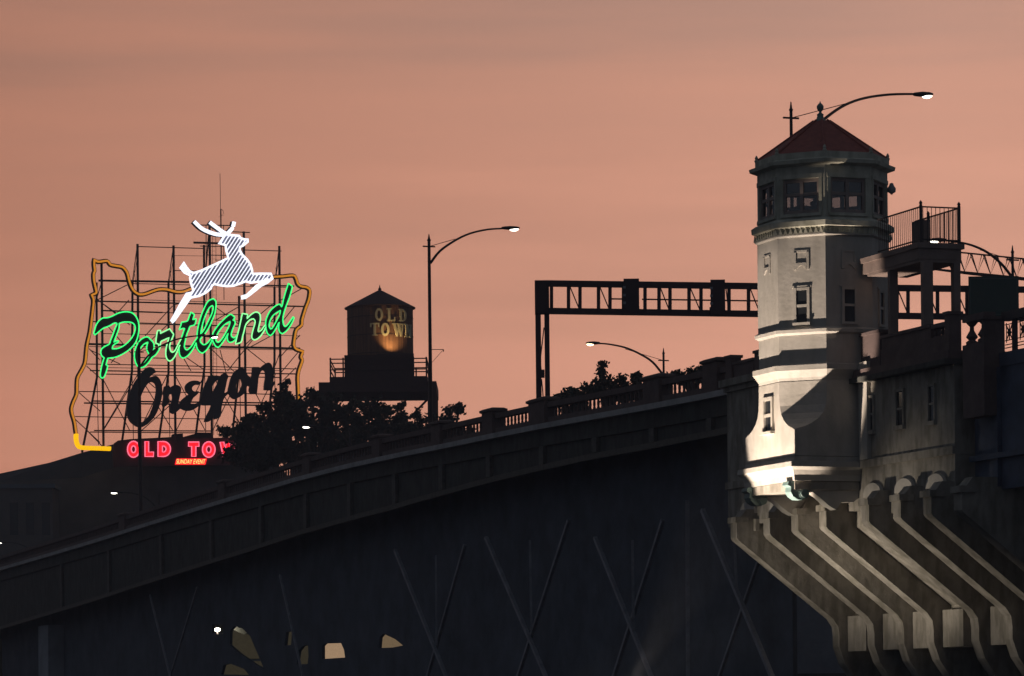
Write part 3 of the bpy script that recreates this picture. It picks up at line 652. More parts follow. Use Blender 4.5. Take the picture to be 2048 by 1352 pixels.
# small path lamp under the bridge
pl_ = P(435, 1259, 323); t = thing('path_lamp', 'small white lamp glowing low under the bridge deck', 'lamp', (pl_.x, pl_.y, 7))
MB().tube([(pl_.x, pl_.y, 7), (pl_.x, pl_.y, pl_.z - .15)], .06, 8).build('pole', M_STEEL, t)
MB().lathe((pl_.x, pl_.y), [(.1, pl_.z - .16), (.24, pl_.z - .12), (.27, pl_.z + .06), (.14, pl_.z + .14)], 12).build('lens', M_LENS, t)
MB().lathe((pl_.x, pl_.y), [(.30, pl_.z + .142), (.2, pl_.z + .22), (.03, pl_.z + .27)], 12).build('cap', M_STEEL, t)

pll = bpy.data.lights.new('path_lamp_glow', 'POINT'); pll.energy = 500; pll.color = (1, .92, .66); pll.shadow_soft_size = .2
plo = bpy.data.objects.new('path_lamp_light', pll); col.objects.link(plo); plo.parent = t; plo.location = (.0, -.5, pl_.z - 7 - .1)

# ================================================================== overhead sign gantry
Dg = Dn(1085, TB - .3); g0 = P(1085, 700, Dg)
GD = Vector((1, .012, 0)).normalized(); GN = Vector((GD.y, -GD.x, 0))
gan = thing('sign_gantry', 'dark steel overhead gantry of vertical bars spanning the bridge roadway', 'gantry', (g0.x, g0.y, cz(onT(1085, 830, TB)[0])))
def G(px, py, off=0): return on_plane(px, py, g0 + GN * off, GN)
def gbeam(a, b, w, name, dep=None, off=0, par=None, m=M_GANTRY):
    # rectangular bar between pixel points; w in m (in-plane), dep depth
    A, B = G(*a, off), G(*b, off); d = (B - A).normalized(); up = d.cross(GN).normalized() * (w / 2); dd = GN * ((dep or w) / 2)
    return MB().hexa([A - up - dd, A + up - dd, A + up + dd, A - up + dd], [B - up - dd, B + up - dd, B + up + dd, B - up + dd]).build(name, m, par or gan)
for off in (0, -1.4):
    gbeam((1096, 567), (2100, 580), .30, 'top_chord', .25, off); gbeam((1096, 622), (2100, 636), .30, 'bottom_chord', .25, off)
sl_ = lambda x: (x - 1096) * .0137
xs = [1103, 1137, 1160, 1197, 1220, 1247, 1290, 1318, 1340, 1378, 1402, 1430, 1458, 1497, 1519, 1556, 1578, 1615, 1638, 1675, 1698, 1735, 1757, 1794, 1816, 1853, 1875, 1912, 1934, 1970, 1993, 2030, 2052]
for x in xs:
    gbeam((x, 570 + sl_(x)), (x, 619 + sl_(x)), .17, 'lattice_post', .15)
for a, b in ((1140, 1158), (1200, 1218), (1321, 1338), (1381, 1400), (1452, 1457), (1501, 1518), (1560, 1577), (1679, 1696), (1797, 1815), (1856, 1874), (1915, 1933), (1974, 1991)):
    gbeam((a, 573 + sl_(a)), (b, 616 + sl_(b)), .055, 'lattice_diagonal', .05)
for a, b in ((1222, 1249), (1284, 1424), (1450, 1520)): gbeam((a, 596 + sl_(a)), (b, 596 + sl_(b)), .07, 'walkway_rail', .06, -.7)
for x0, x1 in ((1070, 1081), (1088, 1098)):
    a = G((x0 + x1) / 2, 575, -.7); w = (G(x1, 700).x - G(x0, 700).x) / 2
    zb_ = cz(onT(1085, 830, TB)[0]) + 1.2
    b = MB(); b.hexa([a + Vector((sx * w, sy * .2, zb_ - a.z)) for sx, sy in ((-1, -1), (1, -1), (1, 1), (-1, 1))], [a + Vector((sx * w, sy * .2, .2)) for sx, sy in ((-1, -1), (1, -1), (1, 1), (-1, 1))]); b.build('post', M_GANTRY, gan)
a = G(1070, 628, -.7); b_ = G(1097, 562, -.7); MB().box(a.x, b_.x, a.y - .35, a.y + .35, a.z, b_.z).build('post_head', M_GANTRY, gan)
a = G(1080, 755, -.7); b_ = G(1089, 740, -.7); MB().box(a.x, b_.x, a.y - .25, a.y + .25, a.z, b_.z).build('post_tie', M_GANTRY, gan)
MB().tube(smooth_path([G(1088, 655, -.6), G(1084, 690, -.6), G(1081, 720, -.6), G(1083, 745, -.6)], 3), .03, 5).tube(smooth_path([G(1083, 758, -.6), G(1086, 790, -.6), G(1086, 815, -.6)], 3), .03, 5).build('cable', M_GANTRY, gan)
a = G(2150, 590, -.7); MB().box(a.x - .3, a.x + .3, a.y - .3, a.y + .3, 16, a.z + .6).build('post', M_GANTRY, gan)
def signbox(x0, x1, y0, y1, label):
    p = G(x0, y1, .35); q = G(x1, y0, .35)
    t = thing('sign_cabinet', label, 'sign', ((p.x + q.x) / 2, p.y, p.z), 'sign cabinets seen from behind on the gantry')
    MB().box(p.x, q.x, p.y, p.y + .28, p.z, q.z).build('panel', M_GANTRY, t)
    MB().box(p.x - .05, q.x + .02, p.y + .283, p.y + .4, p.z + .25, p.z + .4).box(p.x - .05, q.x + .02, p.y + .283, p.y + .4, q.z - .4, q.z - .25).build('mounting_rail', M_GANTRY, t)
    for f in (.28, .5, .72): MB().box(p.x - .04, p.x + .1, p.y - .04, p.y - .003, p.z + (q.z - p.z) * f, p.z + (q.z - p.z) * f + .12).build('hinge', M_TRUSS, t)
signbox(1248, 1278, 557, 628, 'thick dark cabinet on the gantry beam, the left of the two')
signbox(1422, 1450, 559, 629, 'thick dark cabinet on the gantry beam, the one nearer the tower')
# green guide sign
p = G(1938, 634, .5); q = G(2037, 552, .5)
gs = thing('highway_sign', 'large dark green road sign hung on the gantry at the right edge', 'road sign', ((p.x + q.x) / 2, p.y, p.z))
MB().box(p.x, q.x, p.y, p.y + .12, p.z, q.z).build('panel', M_SIGNG, gs)
MB().box(p.x + .1, q.x - .1, p.y + .125, p.y + .3, p.z + .4, p.z + .5).box(p.x + .1, q.x - .1, p.y + .125, p.y + .3, q.z - .5, q.z - .4).build('bracket', M_STEEL, gs)
MB().box(p.x + .06, q.x - .06, p.y - .012, p.y - .002, q.z - .13, q.z - .09).box(p.x + .06, q.x - .06, p.y - .012, p.y - .002, p.z + .09, p.z + .13).box(p.x + .06, p.x + .1, p.y - .012, p.y - .002, p.z + .132, q.z - .132).box(q.x - .1, q.x - .06, p.y - .012, p.y - .002, p.z + .132, q.z - .132).build('border', M_SIGNW, gs)
def textmesh(s, size, extrude=.02, shear=0):
    c = bpy.data.curves.new('t', 'FONT'); c.body = s; c.size = size; c.extrude = extrude; c.shear = shear
    o = bpy.data.objects.new('t', c); col.objects.link(o); dg = bpy.context.evaluated_depsgraph_get()
    me = bpy.data.meshes.new_from_object(o.evaluated_get(dg)); col.objects.unlink(o); bpy.data.objects.remove(o)
    vs = [Vector(v.co) for v in me.vertices]; fs = [tuple(f.vertices) for f in me.polygons]; return vs, fs

# far lattice boom above the sign
LB = thing('lattice_boom', 'thin lattice steel boom crossing the sky behind the right lamp pole', 'steel truss', P(2100, 560, 215))
def Lp(px, py, o=0): return on_plane(px, py, Vector((0, 215 + o, 0)), Vector((0, 1, 0)))
MB().tube([Lp(1868, 533 - 28), Lp(1922, 505), Lp(2110, 524)], .05, 6).build('top_chord', M_SCAF, LB)
MB().tube([Lp(1850, 536), Lp(1940, 548), Lp(2110, 566)], .06, 6).build('bottom_chord', M_SCAF, LB)
MB().tube([Lp(1850, 536, 1.5), Lp(1940, 545, 1.5), Lp(2110, 562, 1.5)], .05, 6).build('bottom_chord', M_SCAF, LB)
xx = 1862; i = 0
while xx < 2100:
    a = Lp(xx, 505 + max(0, (xx - 1922)) * .10); c = Lp(xx + 15, 536 + (xx - 1850) * .115); e = Lp(xx + 30, 505 + max(0, (xx + 30 - 1922)) * .10); g = Lp(xx + 15, 534 + (xx - 1850) * .11, 1.5)
    MB().tube([a, c, e], .038, 4).build('lacing', M_SCAF, LB); MB().tube([a + Vector((.1, 0, 0)), g, e + Vector((-.2, 0, 0))], .032, 4).build('lacing', M_SCAF, LB)
    MB().tube([c, a + Vector((.25, 1.0, 0)), g], .026, 4).build('lacing', M_SCAF, LB)
    xx += 26
cw = Lp(1822, 531); b = MB()
for k in range(5): b.box(cw.x - .3 + k * .28, cw.x - .08 + k * .28, cw.y - .4, cw.y + .4, cw.z - .25 + .05 * (k % 2), cw.z + .12 + .04 * (k % 3))
b.tube([cw + Vector((.9, 0, -.1)), Lp(1850, 536)], .08, 6); b.build('pulley_block', M_SCAF, LB)
LBm = Lp(2110, 560); MB().tube([(LBm.x, LBm.y, 7), tuple(LBm + Vector((0, 0, 2)))], .25, 8).build('mast', M_SCAF, LB)

# ================================================================== rooftop neon sign
DS = 430.0; SA = radians(13)
SN = Vector((sin(SA), -cos(SA), 0)); SU = Vector((cos(SA), sin(SA), 0)); S0 = P(380, 700, DS)
def SP(px, py, off=0): return on_plane(px, py, S0 + SN * off, SN)
def SPl(pts, off=0): return [SP(x, y, off) for x, y in pts]
sign = thing('rooftop_sign', 'big outlined neon sign with leaping white stag and green script on a scaffold', 'neon sign', SP(380, 890, -3))
def stube(name, pts, r, m, par, off=0, closed=False, k=3, n=6, sm=True):
    q = SPl(pts, off); q = smooth_path(q, k, closed) if sm else q
    return MB().tube(q, r, n, closed, flat=SN).build(name, m, par)
tx = [(203, 527, 207, 895), (275, 488, 278, 893), (347, 491, 351, 884), (419, 447, 424, 878), (487.5, 463, 492, 872), (558.5, 492, 562, 866)]
for x0, y0, x1, y1 in tx:
    MB().tube([SP(x0, y0, -.8), SP(x1, y1, -.8)], .15, 6).build('post', M_SCAF, sign)
for x0, y0, x1, y1, x2 in ((193, 565, 194, 755, 164), (265, 562, 264, 742, 241), (337, 562, 337, 746, 314), (408, 490, 409, 734, 387), (478, 592, 479, 732, 461), (549, 575, 549, 722, 529)):
    # rear legs stand back from the letters; drawn on their own plane
    MB().tube([SP(x0, y0, -3), SP(x1, y1, -3), SP(x2, 905, -6)], .14, 6).build('rear_leg', M_SCAF, sign)
    MB().tube([SP(x1, y1, -3), SP(x1 + 3, 890, -3)], .05, 5).build('rear_leg', M_SCAF, sign)
for i in range(1, 6):
    x0, y0 = tx[i][0], tx[i][1]; lx = tx[i][0] - 10
    MB().tube([SP(x0, y0, -.8), SP(lx, 562 if i < 5 else 575, -3)], .06, 5).tube([SP(x0 - 1, y0 + 30, -.8), SP(lx + 1, 566, -3)], .035, 5).tube([SP(lx + 3, 535, -2.4), SP(x0 - 3, 570, -.9)], .03, 5).build('top_strut', M_SCAF, sign)
H = [(275, 493, 409, 497, .045), (490, 500, 563, 502, .045), (197, 561, 378, 564, .10), (500, 570, 588, 572, .07), (266, 567, 585, 575, .035), (182, 602, 610, 613, .07), (266, 599, 550, 608, .03),
     (204, 621, 325, 625, .07), (325, 625, 500, 630, .04), (183, 643, 600, 656, .05), (277, 648, 560, 655, .03), (176, 688, 600, 697, .10), (178, 693, 590, 700, .03), (276, 715, 347, 717, .045), (173, 728, 345, 731, .045), (345, 731, 597, 738, .045),
     (180, 741, 600, 748, .06), (205, 748, 560, 755, .05), (200, 735, 560, 741, .03), (158, 783, 400, 785, .045), (400, 785, 560, 789, .045), (185, 802, 560, 806, .07), (168, 806, 560, 811, .07), (150, 833, 420, 838, .04), (188, 861, 425, 862, .06), (180, 864, 425, 866, .05),
     (345, 511, 408, 512, .02), (347, 541, 400, 542, .04), (394, 450, 470, 451, .05), (387, 485, 455, 487, .10), (400, 492, 455, 493, .04), (455, 463, 500, 465, .05), (412, 510, 460, 511, .04), (430, 520, 470, 521, .03), (204, 667, 340, 670, .035), (420, 640, 560, 644, .035), (430, 665, 600, 672, .03)]
for x0, y0, x1, y1, r in H:
    MB().tube([SP(x0, y0, -1.0), SP(x1, y1, -1.0)], r * 1.35, 5).build('crossbar', M_SCAF, sign)
DG = [(190, 602, 266, 564), (204, 606, 252, 640), (203, 565, 191, 605), (200, 664, 258, 600), (196, 600, 260, 650), (178, 697, 200, 720), (173, 732, 205, 760), (158, 785, 200, 822), (150, 838, 200, 885), (205, 640, 276, 722), (240, 728, 180, 700),
      (345, 612, 290, 672), (348, 610, 382, 600), (345, 640, 276, 705), (480, 612, 430, 641), (205, 862, 262, 765), (275, 745, 345, 860), (207, 760, 260, 862), (206, 862, 275, 750), (175, 862, 205, 893), (222, 726, 276, 660),
      (278, 862, 337, 745), (280, 750, 345, 805), (345, 806, 282, 862), (350, 750, 410, 860), (352, 862, 409, 750), (351, 700, 409, 740), (352, 690, 382, 742), (422, 697, 470, 745), (425, 862, 480, 750), (425, 750, 487, 860), (440, 700, 452, 745),
      (487, 692, 535, 730), (545, 630, 455, 742), (490, 690, 560, 625), (497, 696, 549, 668), (590, 612, 555, 655), (600, 670, 562, 712), (600, 700, 562, 745), (592, 735, 565, 762), (488, 655, 549, 605), (492, 750, 550, 860), (495, 862, 551, 748), (420, 606, 480, 650), (562, 600, 604, 577), (562, 700, 545, 745)]
for x0, y0, x1, y1 in DG:
    MB().tube([SP(x0, y0, -1.4), SP(x1, y1, -1.4)], .058, 5).build('brace', M_SCAF, sign)
b = MB()
for x in (424.5, 431.5): b.tube([SP(x, 452, -2), SP(x + 3, 870, -2)], .035, 4)
for y in range(470, 868, 8): b.tube([SP(424.5 + (y - 450) * .007, y, -2), SP(431.5 + (y - 450) * .007, y, -2)], .018, 4)
b.build('ladder', M_SCAF, sign)
for x in (412, 447): MB().tube([SP(x, 450, -1.5), SP(x + 1, 600, -1.5)], .05, 5).build('post', M_SCAF, sign)
MB().tube([SP(440, 347, -1.2), SP(441, 420, -1.2)], .035, 5).tube([SP(441.5, 418, -1.2), SP(443, 560, -1.2)], .08, 6).tube(SPl([(442, 418), (446, 421), (447, 427), (443, 431), (440, 426)], -1.2), .03, 5).tube([SP(437, 434, -1.2), SP(449, 430, -1.2)], .02, 4).build('antenna', M_SCAF, sign)
def zc(off, sc, pts): return [(off[0] + x * sc, off[1] + y * sc) for x, y in pts]
# state outline: channel + neon, in three runs
outl = zc((130, 620), .2218, [(103, 1118), (97, 1090), (85, 1010), (62, 930), (60, 880), (80, 820), (105, 760), (108, 680), (115, 610), (150, 545), (180, 480), (190, 400), (200, 310), (225, 200), (240, 80), (250, 0)])[:-1] + \
    zc((130, 340), .2218, [(250, 1260), (257, 1175), (238, 1128), (275, 1115), (280, 1090), (262, 1010), (258, 940), (268, 910), (262, 860), (262, 810), (300, 830), (380, 822), (410, 855), (470, 868), (520, 880), (560, 930), (580, 1010), (610, 1080), (660, 1120), (720, 1120), (790, 1095), (850, 1078), (920, 1080), (1000, 1100), (1070, 1098), (1145, 1068)])
outr = zc((380, 400), .2218, [(750, 695), (840, 690), (930, 682), (955, 710), (970, 755), (1000, 780), (1050, 790), (1080, 820), (1070, 900), (1040, 980), (1010, 1080), (1005, 1130), (960, 1170), (945, 1230), (935, 1300)]) + zc((380, 650), .2218, [(938, 190), (955, 218), (1018, 240), (1000, 290), (1012, 320), (985, 400), (972, 470), (975, 560), (980, 700), (985, 900)])
outy = zc((130, 620), .2218, [(412, 1251), (280, 1246), (150, 1240), (115, 1215), (102, 1165), (103, 1118)])
for pts, m in ((outl, M_ORANGE), (outr, M_ORANGE), (outy, M_YELLOW)):
    q = smooth_path(SPl(pts, -.25), 3)
    ch = MB().tube([p + SU * -.06 for p in q], .30, 6, flat=SN).build('state_outline', M_BROWN if m is M_ORANGE else M_YELLOW, sign)
    MB().tube([p + SN * .30 for p in q], .125 if m is M_ORANGE else .25, 8, flat=SN).build('neon_tube', m, ch)
# stag
Z1 = (340, 430); k1 = .16272
body = [(690, 235), (735, 245), (850, 255), (870, 285), (920, 300), (958, 300), (958, 328), (900, 375), (860, 395), (855, 430), (890, 490), (950, 550), (990, 610), (1010, 680), (1018, 722), (1130, 720), (1242, 720), (1262, 780), (1200, 830), (1120, 870), (1060, 920), (990, 975), (930, 1018), (880, 1028), (878, 1002), (940, 985), (1000, 930), (1060, 870), (1125, 815), (990, 832), (930, 815), (860, 842), (780, 870), (700, 875), (620, 865), (550, 850), (520, 862), (500, 905), (440, 955), (360, 995), (255, 1015), (200, 1090), (130, 1190), (60, 1290), (30, 1322), (14, 1300), (60, 1220), (130, 1090), (205, 965), (270, 955), (285, 920), (260, 840), (245, 770), (250, 742), (180, 710), (125, 650), (172, 582), (200, 640), (240, 690), (290, 712), (380, 685), (500, 630), (620, 575), (715, 528), (695, 450), (680, 370), (600, 350), (650, 285)]
bp = zc(Z1, k1, body)
stag = MB().prism(SPl(bp, 0), SN * -.7).build('stag_figure', M_DEER, sign)
MB().prism([p + SU * -.10 for p in SPl(bp, -.72)], SN * -.25).build('backing', M_LETTER, stag)
stube('neon_outline', bp, .145, M_WHITE, stag, .12, True, 1, 6, False)
def clip_line(poly, p, d):
    ts = []
    for i in range(len(poly)):
        a = poly[i]; b = poly[(i + 1) % len(poly)]; ex, ey = b[0] - a[0], b[1] - a[1]; den = d[0] * ey - d[1] * ex
        if abs(den) < 1e-9: continue
        t = ((a[0] - p[0]) * ey - (a[1] - p[1]) * ex) / den; u = ((a[0] - p[0]) * d[1] - (a[1] - p[1]) * d[0]) / den
        if 0 <= u < 1: ts.append(t)
    ts.sort(); return [(ts[i], ts[i + 1]) for i in range(0, len(ts) - 1, 2)]
dv = (.54, -.842)
for i in range(-8, 36):
    p0 = (60 + i * 47, 1000)
    for a, c in clip_line(body, p0, dv):
        A = (p0[0] + dv[0] * a, p0[1] + dv[1] * a); C = (p0[0] + dv[0] * c, p0[1] + dv[1] * c)
        if A[1] > 1000 and A[0] < 270:
            f = (A[1] - 985) / 0.842; A = (A[0] + dv[0] * f, A[1] - .842 * f); a += f
        if (c - a) < 30: continue
        q = zc(Z1, k1, [A, C]); MB().tube(SPl(q, .06), .066, 5).build('neon_hatch', M_WHITE, stag)
for q in ([(150, 645), (215, 700)], [(235, 965), (60, 1270)], [(215, 975), (45, 1275)], [(1215, 790), (1080, 880)], [(1070, 885), (930, 1005)], [(1190, 780), (1050, 900)], [(175, 610), (250, 715)], [(250, 985), (120, 1180)]):
    MB().tube(SPl(zc(Z1, k1, q), .08), .13, 6).build('neon_fill', M_WHITE, stag)
for pts in ([(292, 82), (380, 165), (480, 215), (580, 243), (668, 244)], [(483, 92), (560, 150), (640, 208), (688, 235)], [(785, 88), (765, 160), (722, 212), (690, 238)]):
    q = smooth_path(SPl(zc(Z1, k1, pts), -.2), 4)
    an = MB().tube([p + SU * -.16 for p in q], .30, 8).build('antler', M_LETTER, sign)
    MB().tube([p + SN * .25 for p in q], .24, 8).build('neon_tube', M_WHITE, an)
# PORTLAND letters
def letter(name, off, sc, outer, holes, neons, m=M_LETTER, neon=M_GREEN, depth=.8):
    o = smooth_path(SPl(zc(off, sc, outer), 0), 3, True); hs = [smooth_path(SPl(zc(off, sc, h), 0), 3, True) for h in holes]
    L = MB().prism(o, SN * -depth, hs).build(name, m, sign)
    for n_ in neons:
        pts, closed = n_; mm = neon
        q = smooth_path(SPl(zc(off, sc, pts), .12), 3, closed); MB().tube(q, .082, 6, closed, flat=SN).build('neon_tube', mm, L)
    return L
A2_ = (180, 600); B2 = .1183
Pout = [(78, 588), (65, 560), (80, 500), (105, 420), (150, 355), (215, 305), (300, 298), (380, 270), (470, 225), (560, 202), (640, 200), (720, 222), (780, 285), (815, 360), (828, 450), (820, 560), (795, 660), (750, 750), (680, 825), (600, 885), (510, 935), (420, 970), (300, 985), (285, 1040), (270, 1095), (298, 1105), (290, 1160), (265, 1240), (235, 1305), (205, 1318), (178, 1300), (175, 1240), (190, 1150), (215, 1050), (240, 978), (200, 945), (182, 890), (195, 830), (250, 785), (325, 745), (345, 690), (385, 590), (425, 480), (455, 410), (440, 390), (400, 395), (350, 425), (300, 450), (230, 475), (170, 520), (110, 570)]
Pin = [(495, 395), (560, 375), (640, 372), (700, 380), (745, 410), (765, 460), (760, 520), (735, 590), (690, 660), (640, 715), (580, 765), (520, 800), (450, 822), (375, 825), (385, 780), (420, 745), (470, 715), (485, 690), (440, 695), (405, 715), (430, 640), (465, 550), (490, 470)]
letter('script_letter', A2_, B2, Pout, [Pin], [(Pout, True), (Pin, True)])
A3 = (260, 590); B3 = .11098
oo = [(290, 755), (335, 765), (360, 800), (400, 830), (430, 880), (434, 940), (420, 1012), (500, 955), (540, 950), (510, 1010), (460, 1080), (400, 1125), (350, 1195), (300, 1255), (240, 1300), (180, 1310), (140, 1285), (110, 1240), (90, 1180), (78, 1090), (90, 1000), (120, 910), (170, 830), (230, 780)]
oi = [(175, 990), (210, 930), (260, 880), (325, 850), (310, 890), (300, 950), (310, 1010), (340, 1078), (300, 1150), (250, 1210), (205, 1240), (172, 1230), (160, 1160), (160, 1080)]
letter('script_letter', A3, B3, oo, [oi], [([(540, 950), (510, 1010), (460, 1080), (400, 1125), (350, 1195), (300, 1255), (240, 1300), (180, 1310), (140, 1285), (110, 1240), (90, 1180), (78, 1090), (90, 1000), (120, 910), (170, 830), (230, 780), (290, 755), (335, 765), (360, 795), (400, 830), (430, 880), (434, 940), (420, 1012)], False), (oi, True)])
rr_ = [(465, 860), (475, 760), (495, 650), (525, 640), (552, 637), (550, 692), (620, 655), (715, 608), (750, 660), (785, 710), (760, 780), (730, 850), (715, 930), (735, 1010), (770, 1032), (810, 1000), (870, 885), (920, 790), (900, 900), (885, 935), (840, 1040), (800, 1120), (750, 1175), (705, 1187), (665, 1150), (645, 1080), (648, 980), (670, 880), (703, 768), (620, 808), (555, 845), (545, 950), (510, 960), (520, 890), (480, 872)]
letter('script_letter', A3, B3, rr_, [], [(rr_[18:] + rr_[:18], False)], neon=M_GREENW)
tt = [(920, 790), (985, 600), (940, 605), (885, 628), (910, 560), (930, 490), (990, 480), (1040, 460), (1070, 380), (1100, 308), (1160, 350), (1150, 390), (1130, 442), (1192, 430), (1185, 480), (1160, 540), (1085, 565), (1060, 620), (1020, 720), (995, 830), (980, 920), (1000, 975), (1040, 985), (1110, 920), (1160, 840), (1210, 770), (1190, 860), (1150, 950), (1090, 1040), (1020, 1110), (960, 1135), (910, 1110), (885, 1030), (885, 935)]
letter('script_letter', A3, B3, tt, [], [(tt[:26], False), (tt[26:], False)])
ll = [(1190, 860), (1210, 770), (1210, 680), (1235, 540), (1280, 380), (1340, 230), (1410, 110), (1500, 65), (1545, 110), (1550, 200), (1530, 330), (1480, 460), (1420, 590), (1350, 700), (1300, 755), (1268, 800), (1275, 850), (1320, 893), (1370, 883), (1420, 835), (1475, 765), (1485, 800), (1440, 900), (1390, 980), (1330, 1035), (1290, 1045), (1240, 1010), (1205, 950)]
li = [(1275, 700), (1290, 600), (1330, 450), (1380, 320), (1430, 230), (1480, 190), (1500, 220), (1480, 320), (1430, 430), (1380, 530), (1330, 630)]
letter('script_letter', A3, B3, ll, [li], [(ll[1:14], False), (ll[14:21], False), (ll[21:] + ll[:1], False), (li, True)])
A4 = (380, 580); B4 = .10354
aa = [(430, 885), (450, 820), (500, 740), (570, 650), (650, 570), (730, 500), (790, 470), (865, 525), (850, 560), (830, 580), (865, 600), (870, 650), (840, 720), (810, 800), (795, 870), (820, 910), (860, 920), (910, 870), (925, 820), (890, 945), (840, 990), (780, 1012), (735, 990), (718, 920), (735, 835), (700, 905), (640, 1000), (580, 1080), (540, 1110), (490, 1080), (450, 1010), (430, 955)]
ai = [(510, 900), (540, 830), (600, 740), (680, 660), (775, 605), (760, 680), (720, 770), (670, 860), (620, 940), (560, 1005), (520, 1000), (500, 960)]
letter('script_letter', A4, B4, aa, [ai], [(aa[:19], False), (aa[19:], False), (ai, True)])
A5 = (450, 560); B5 = .10352
nn = [(335, 645), (440, 665), (425, 748), (490, 680), (560, 630), (620, 620), (670, 655), (685, 720), (680, 790), (660, 880), (640, 970), (650, 1000), (700, 970), (750, 900), (785, 860), (790, 910), (750, 990), (690, 1080), (620, 1140), (560, 1155), (520, 1120), (520, 1050), (545, 950), (575, 850), (580, 790), (550, 750), (490, 765), (430, 820), (395, 880), (370, 980), (340, 1090), (310, 1200), (200, 1240), (220, 1140), (245, 1040), (280, 900), (310, 760)]
letter('script_letter', A5, B5, nn, [], [(nn[15:] + nn[:15], False)], neon=M_GREENW)
dd_ = [(785, 860), (790, 780), (820, 690), (870, 600), (940, 530), (1000, 485), (1060, 465), (1095, 518), (1110, 470), (1130, 370), (1170, 230), (1225, 62), (1302, 120), (1280, 220), (1240, 350), (1190, 480), (1150, 600), (1125, 700), (1120, 800), (1140, 880), (1170, 900), (1220, 850), (1270, 780), (1315, 710), (1332, 740), (1300, 820), (1240, 920), (1180, 990), (1110, 1040), (1060, 1010), (1035, 930), (1045, 812), (1010, 890), (960, 980), (910, 1050), (870, 1078), (820, 1030), (795, 960), (788, 910)]
di = [(855, 860), (870, 790), (910, 710), (970, 650), (1075, 585), (1050, 680), (1010, 760), (960, 850), (910, 930), (880, 945), (855, 900)]
letter('script_letter', A5, B5, dd_, [di], [(dd_, True), (di, True)])
# OREGON letters, unlit
A6 = (240, 710); B6 = .11834; A7 = (350, 710); B7 = .11094
letter('unlit_letter', A6, B6, [(612, 290), (580, 235), (520, 205), (450, 215), (390, 265), (330, 350), (260, 440), (210, 540), (160, 660), (125, 790), (115, 920), (135, 1040), (170, 1110), (230, 1170), (300, 1210), (370, 1215), (430, 1190), (500, 1140), (580, 1050), (640, 940), (680, 820), (710, 700), (715, 580), (700, 470), (660, 390), (600, 350), (500, 378), (560, 320)],
       [[(345, 730), (380, 640), (430, 540), (490, 470), (550, 450), (600, 490), (615, 580), (600, 700), (575, 820), (530, 940), (500, 1010), (440, 1080), (380, 1130), (340, 1140), (320, 1090), (300, 1020), (310, 900), (325, 800)]], [], M_OREG)
letter('unlit_letter', A6, B6, [(750, 530), (830, 510), (850, 545), (910, 510), (980, 510), (1030, 550), (1030, 620), (1005, 730), (990, 810), (1010, 865), (1060, 880), (1000, 925), (960, 960), (915, 990), (860, 970), (840, 920), (865, 820), (890, 720), (880, 655), (845, 660), (818, 700), (825, 790), (805, 840), (745, 882), (720, 840), (740, 700), (730, 640)], [], [], M_OREG)
letter('unlit_letter', A7, B7, [(465, 490), (440, 530), (380, 530), (320, 570), (310, 620), (350, 655), (430, 650), (420, 690), (370, 740), (310, 790), (272, 850), (300, 885), (350, 880), (440, 850), (440, 905), (340, 980), (230, 1000), (150, 980), (60, 930), (80, 870), (130, 800), (200, 740), (255, 700), (210, 660), (185, 600), (195, 540), (250, 485), (330, 460), (410, 465)], [], [], M_OREG)
letter('unlit_letter', A7, B7, [(610, 380), (740, 368), (820, 375), (850, 340), (920, 330), (970, 385), (945, 440), (920, 560), (890, 690), (970, 640), (960, 700), (900, 760), (860, 850), (840, 960), (820, 1110), (710, 1160), (690, 1080), (630, 1190), (530, 1200), (560, 1110), (620, 1000), (660, 900), (500, 900), (440, 860), (460, 760), (500, 640), (550, 520), (590, 440)],
       [[(650, 690), (650, 620), (690, 540), (740, 470), (785, 440), (770, 510), (720, 600), (670, 690)]], [], M_OREG)
letter('unlit_letter', A7, B7, [(960, 640), (985, 520), (1010, 420), (1060, 320), (1120, 260), (1200, 230), (1270, 260), (1300, 340), (1340, 390), (1370, 450), (1340, 540), (1300, 560), (1280, 650), (1230, 710), (1160, 760), (1080, 790), (1020, 760), (985, 710)], [[(1100, 600), (1110, 510), (1150, 430), (1195, 430), (1215, 520), (1190, 600), (1140, 690), (1105, 670)]], [], M_OREG)
letter('unlit_letter', A7, B7, [(1400, 215), (1520, 215), (1530, 235), (1620, 160), (1690, 135), (1740, 170), (1760, 250), (1750, 370), (1740, 450), (1730, 520), (1790, 470), (1800, 520), (1750, 600), (1730, 630), (1610, 625), (1615, 520), (1635, 400), (1630, 300), (1600, 265), (1550, 300), (1510, 400), (1500, 500), (1480, 690), (1370, 700), (1340, 640), (1350, 560), (1300, 540), (1340, 450), (1380, 400), (1395, 300)], [], [], M_OREG)

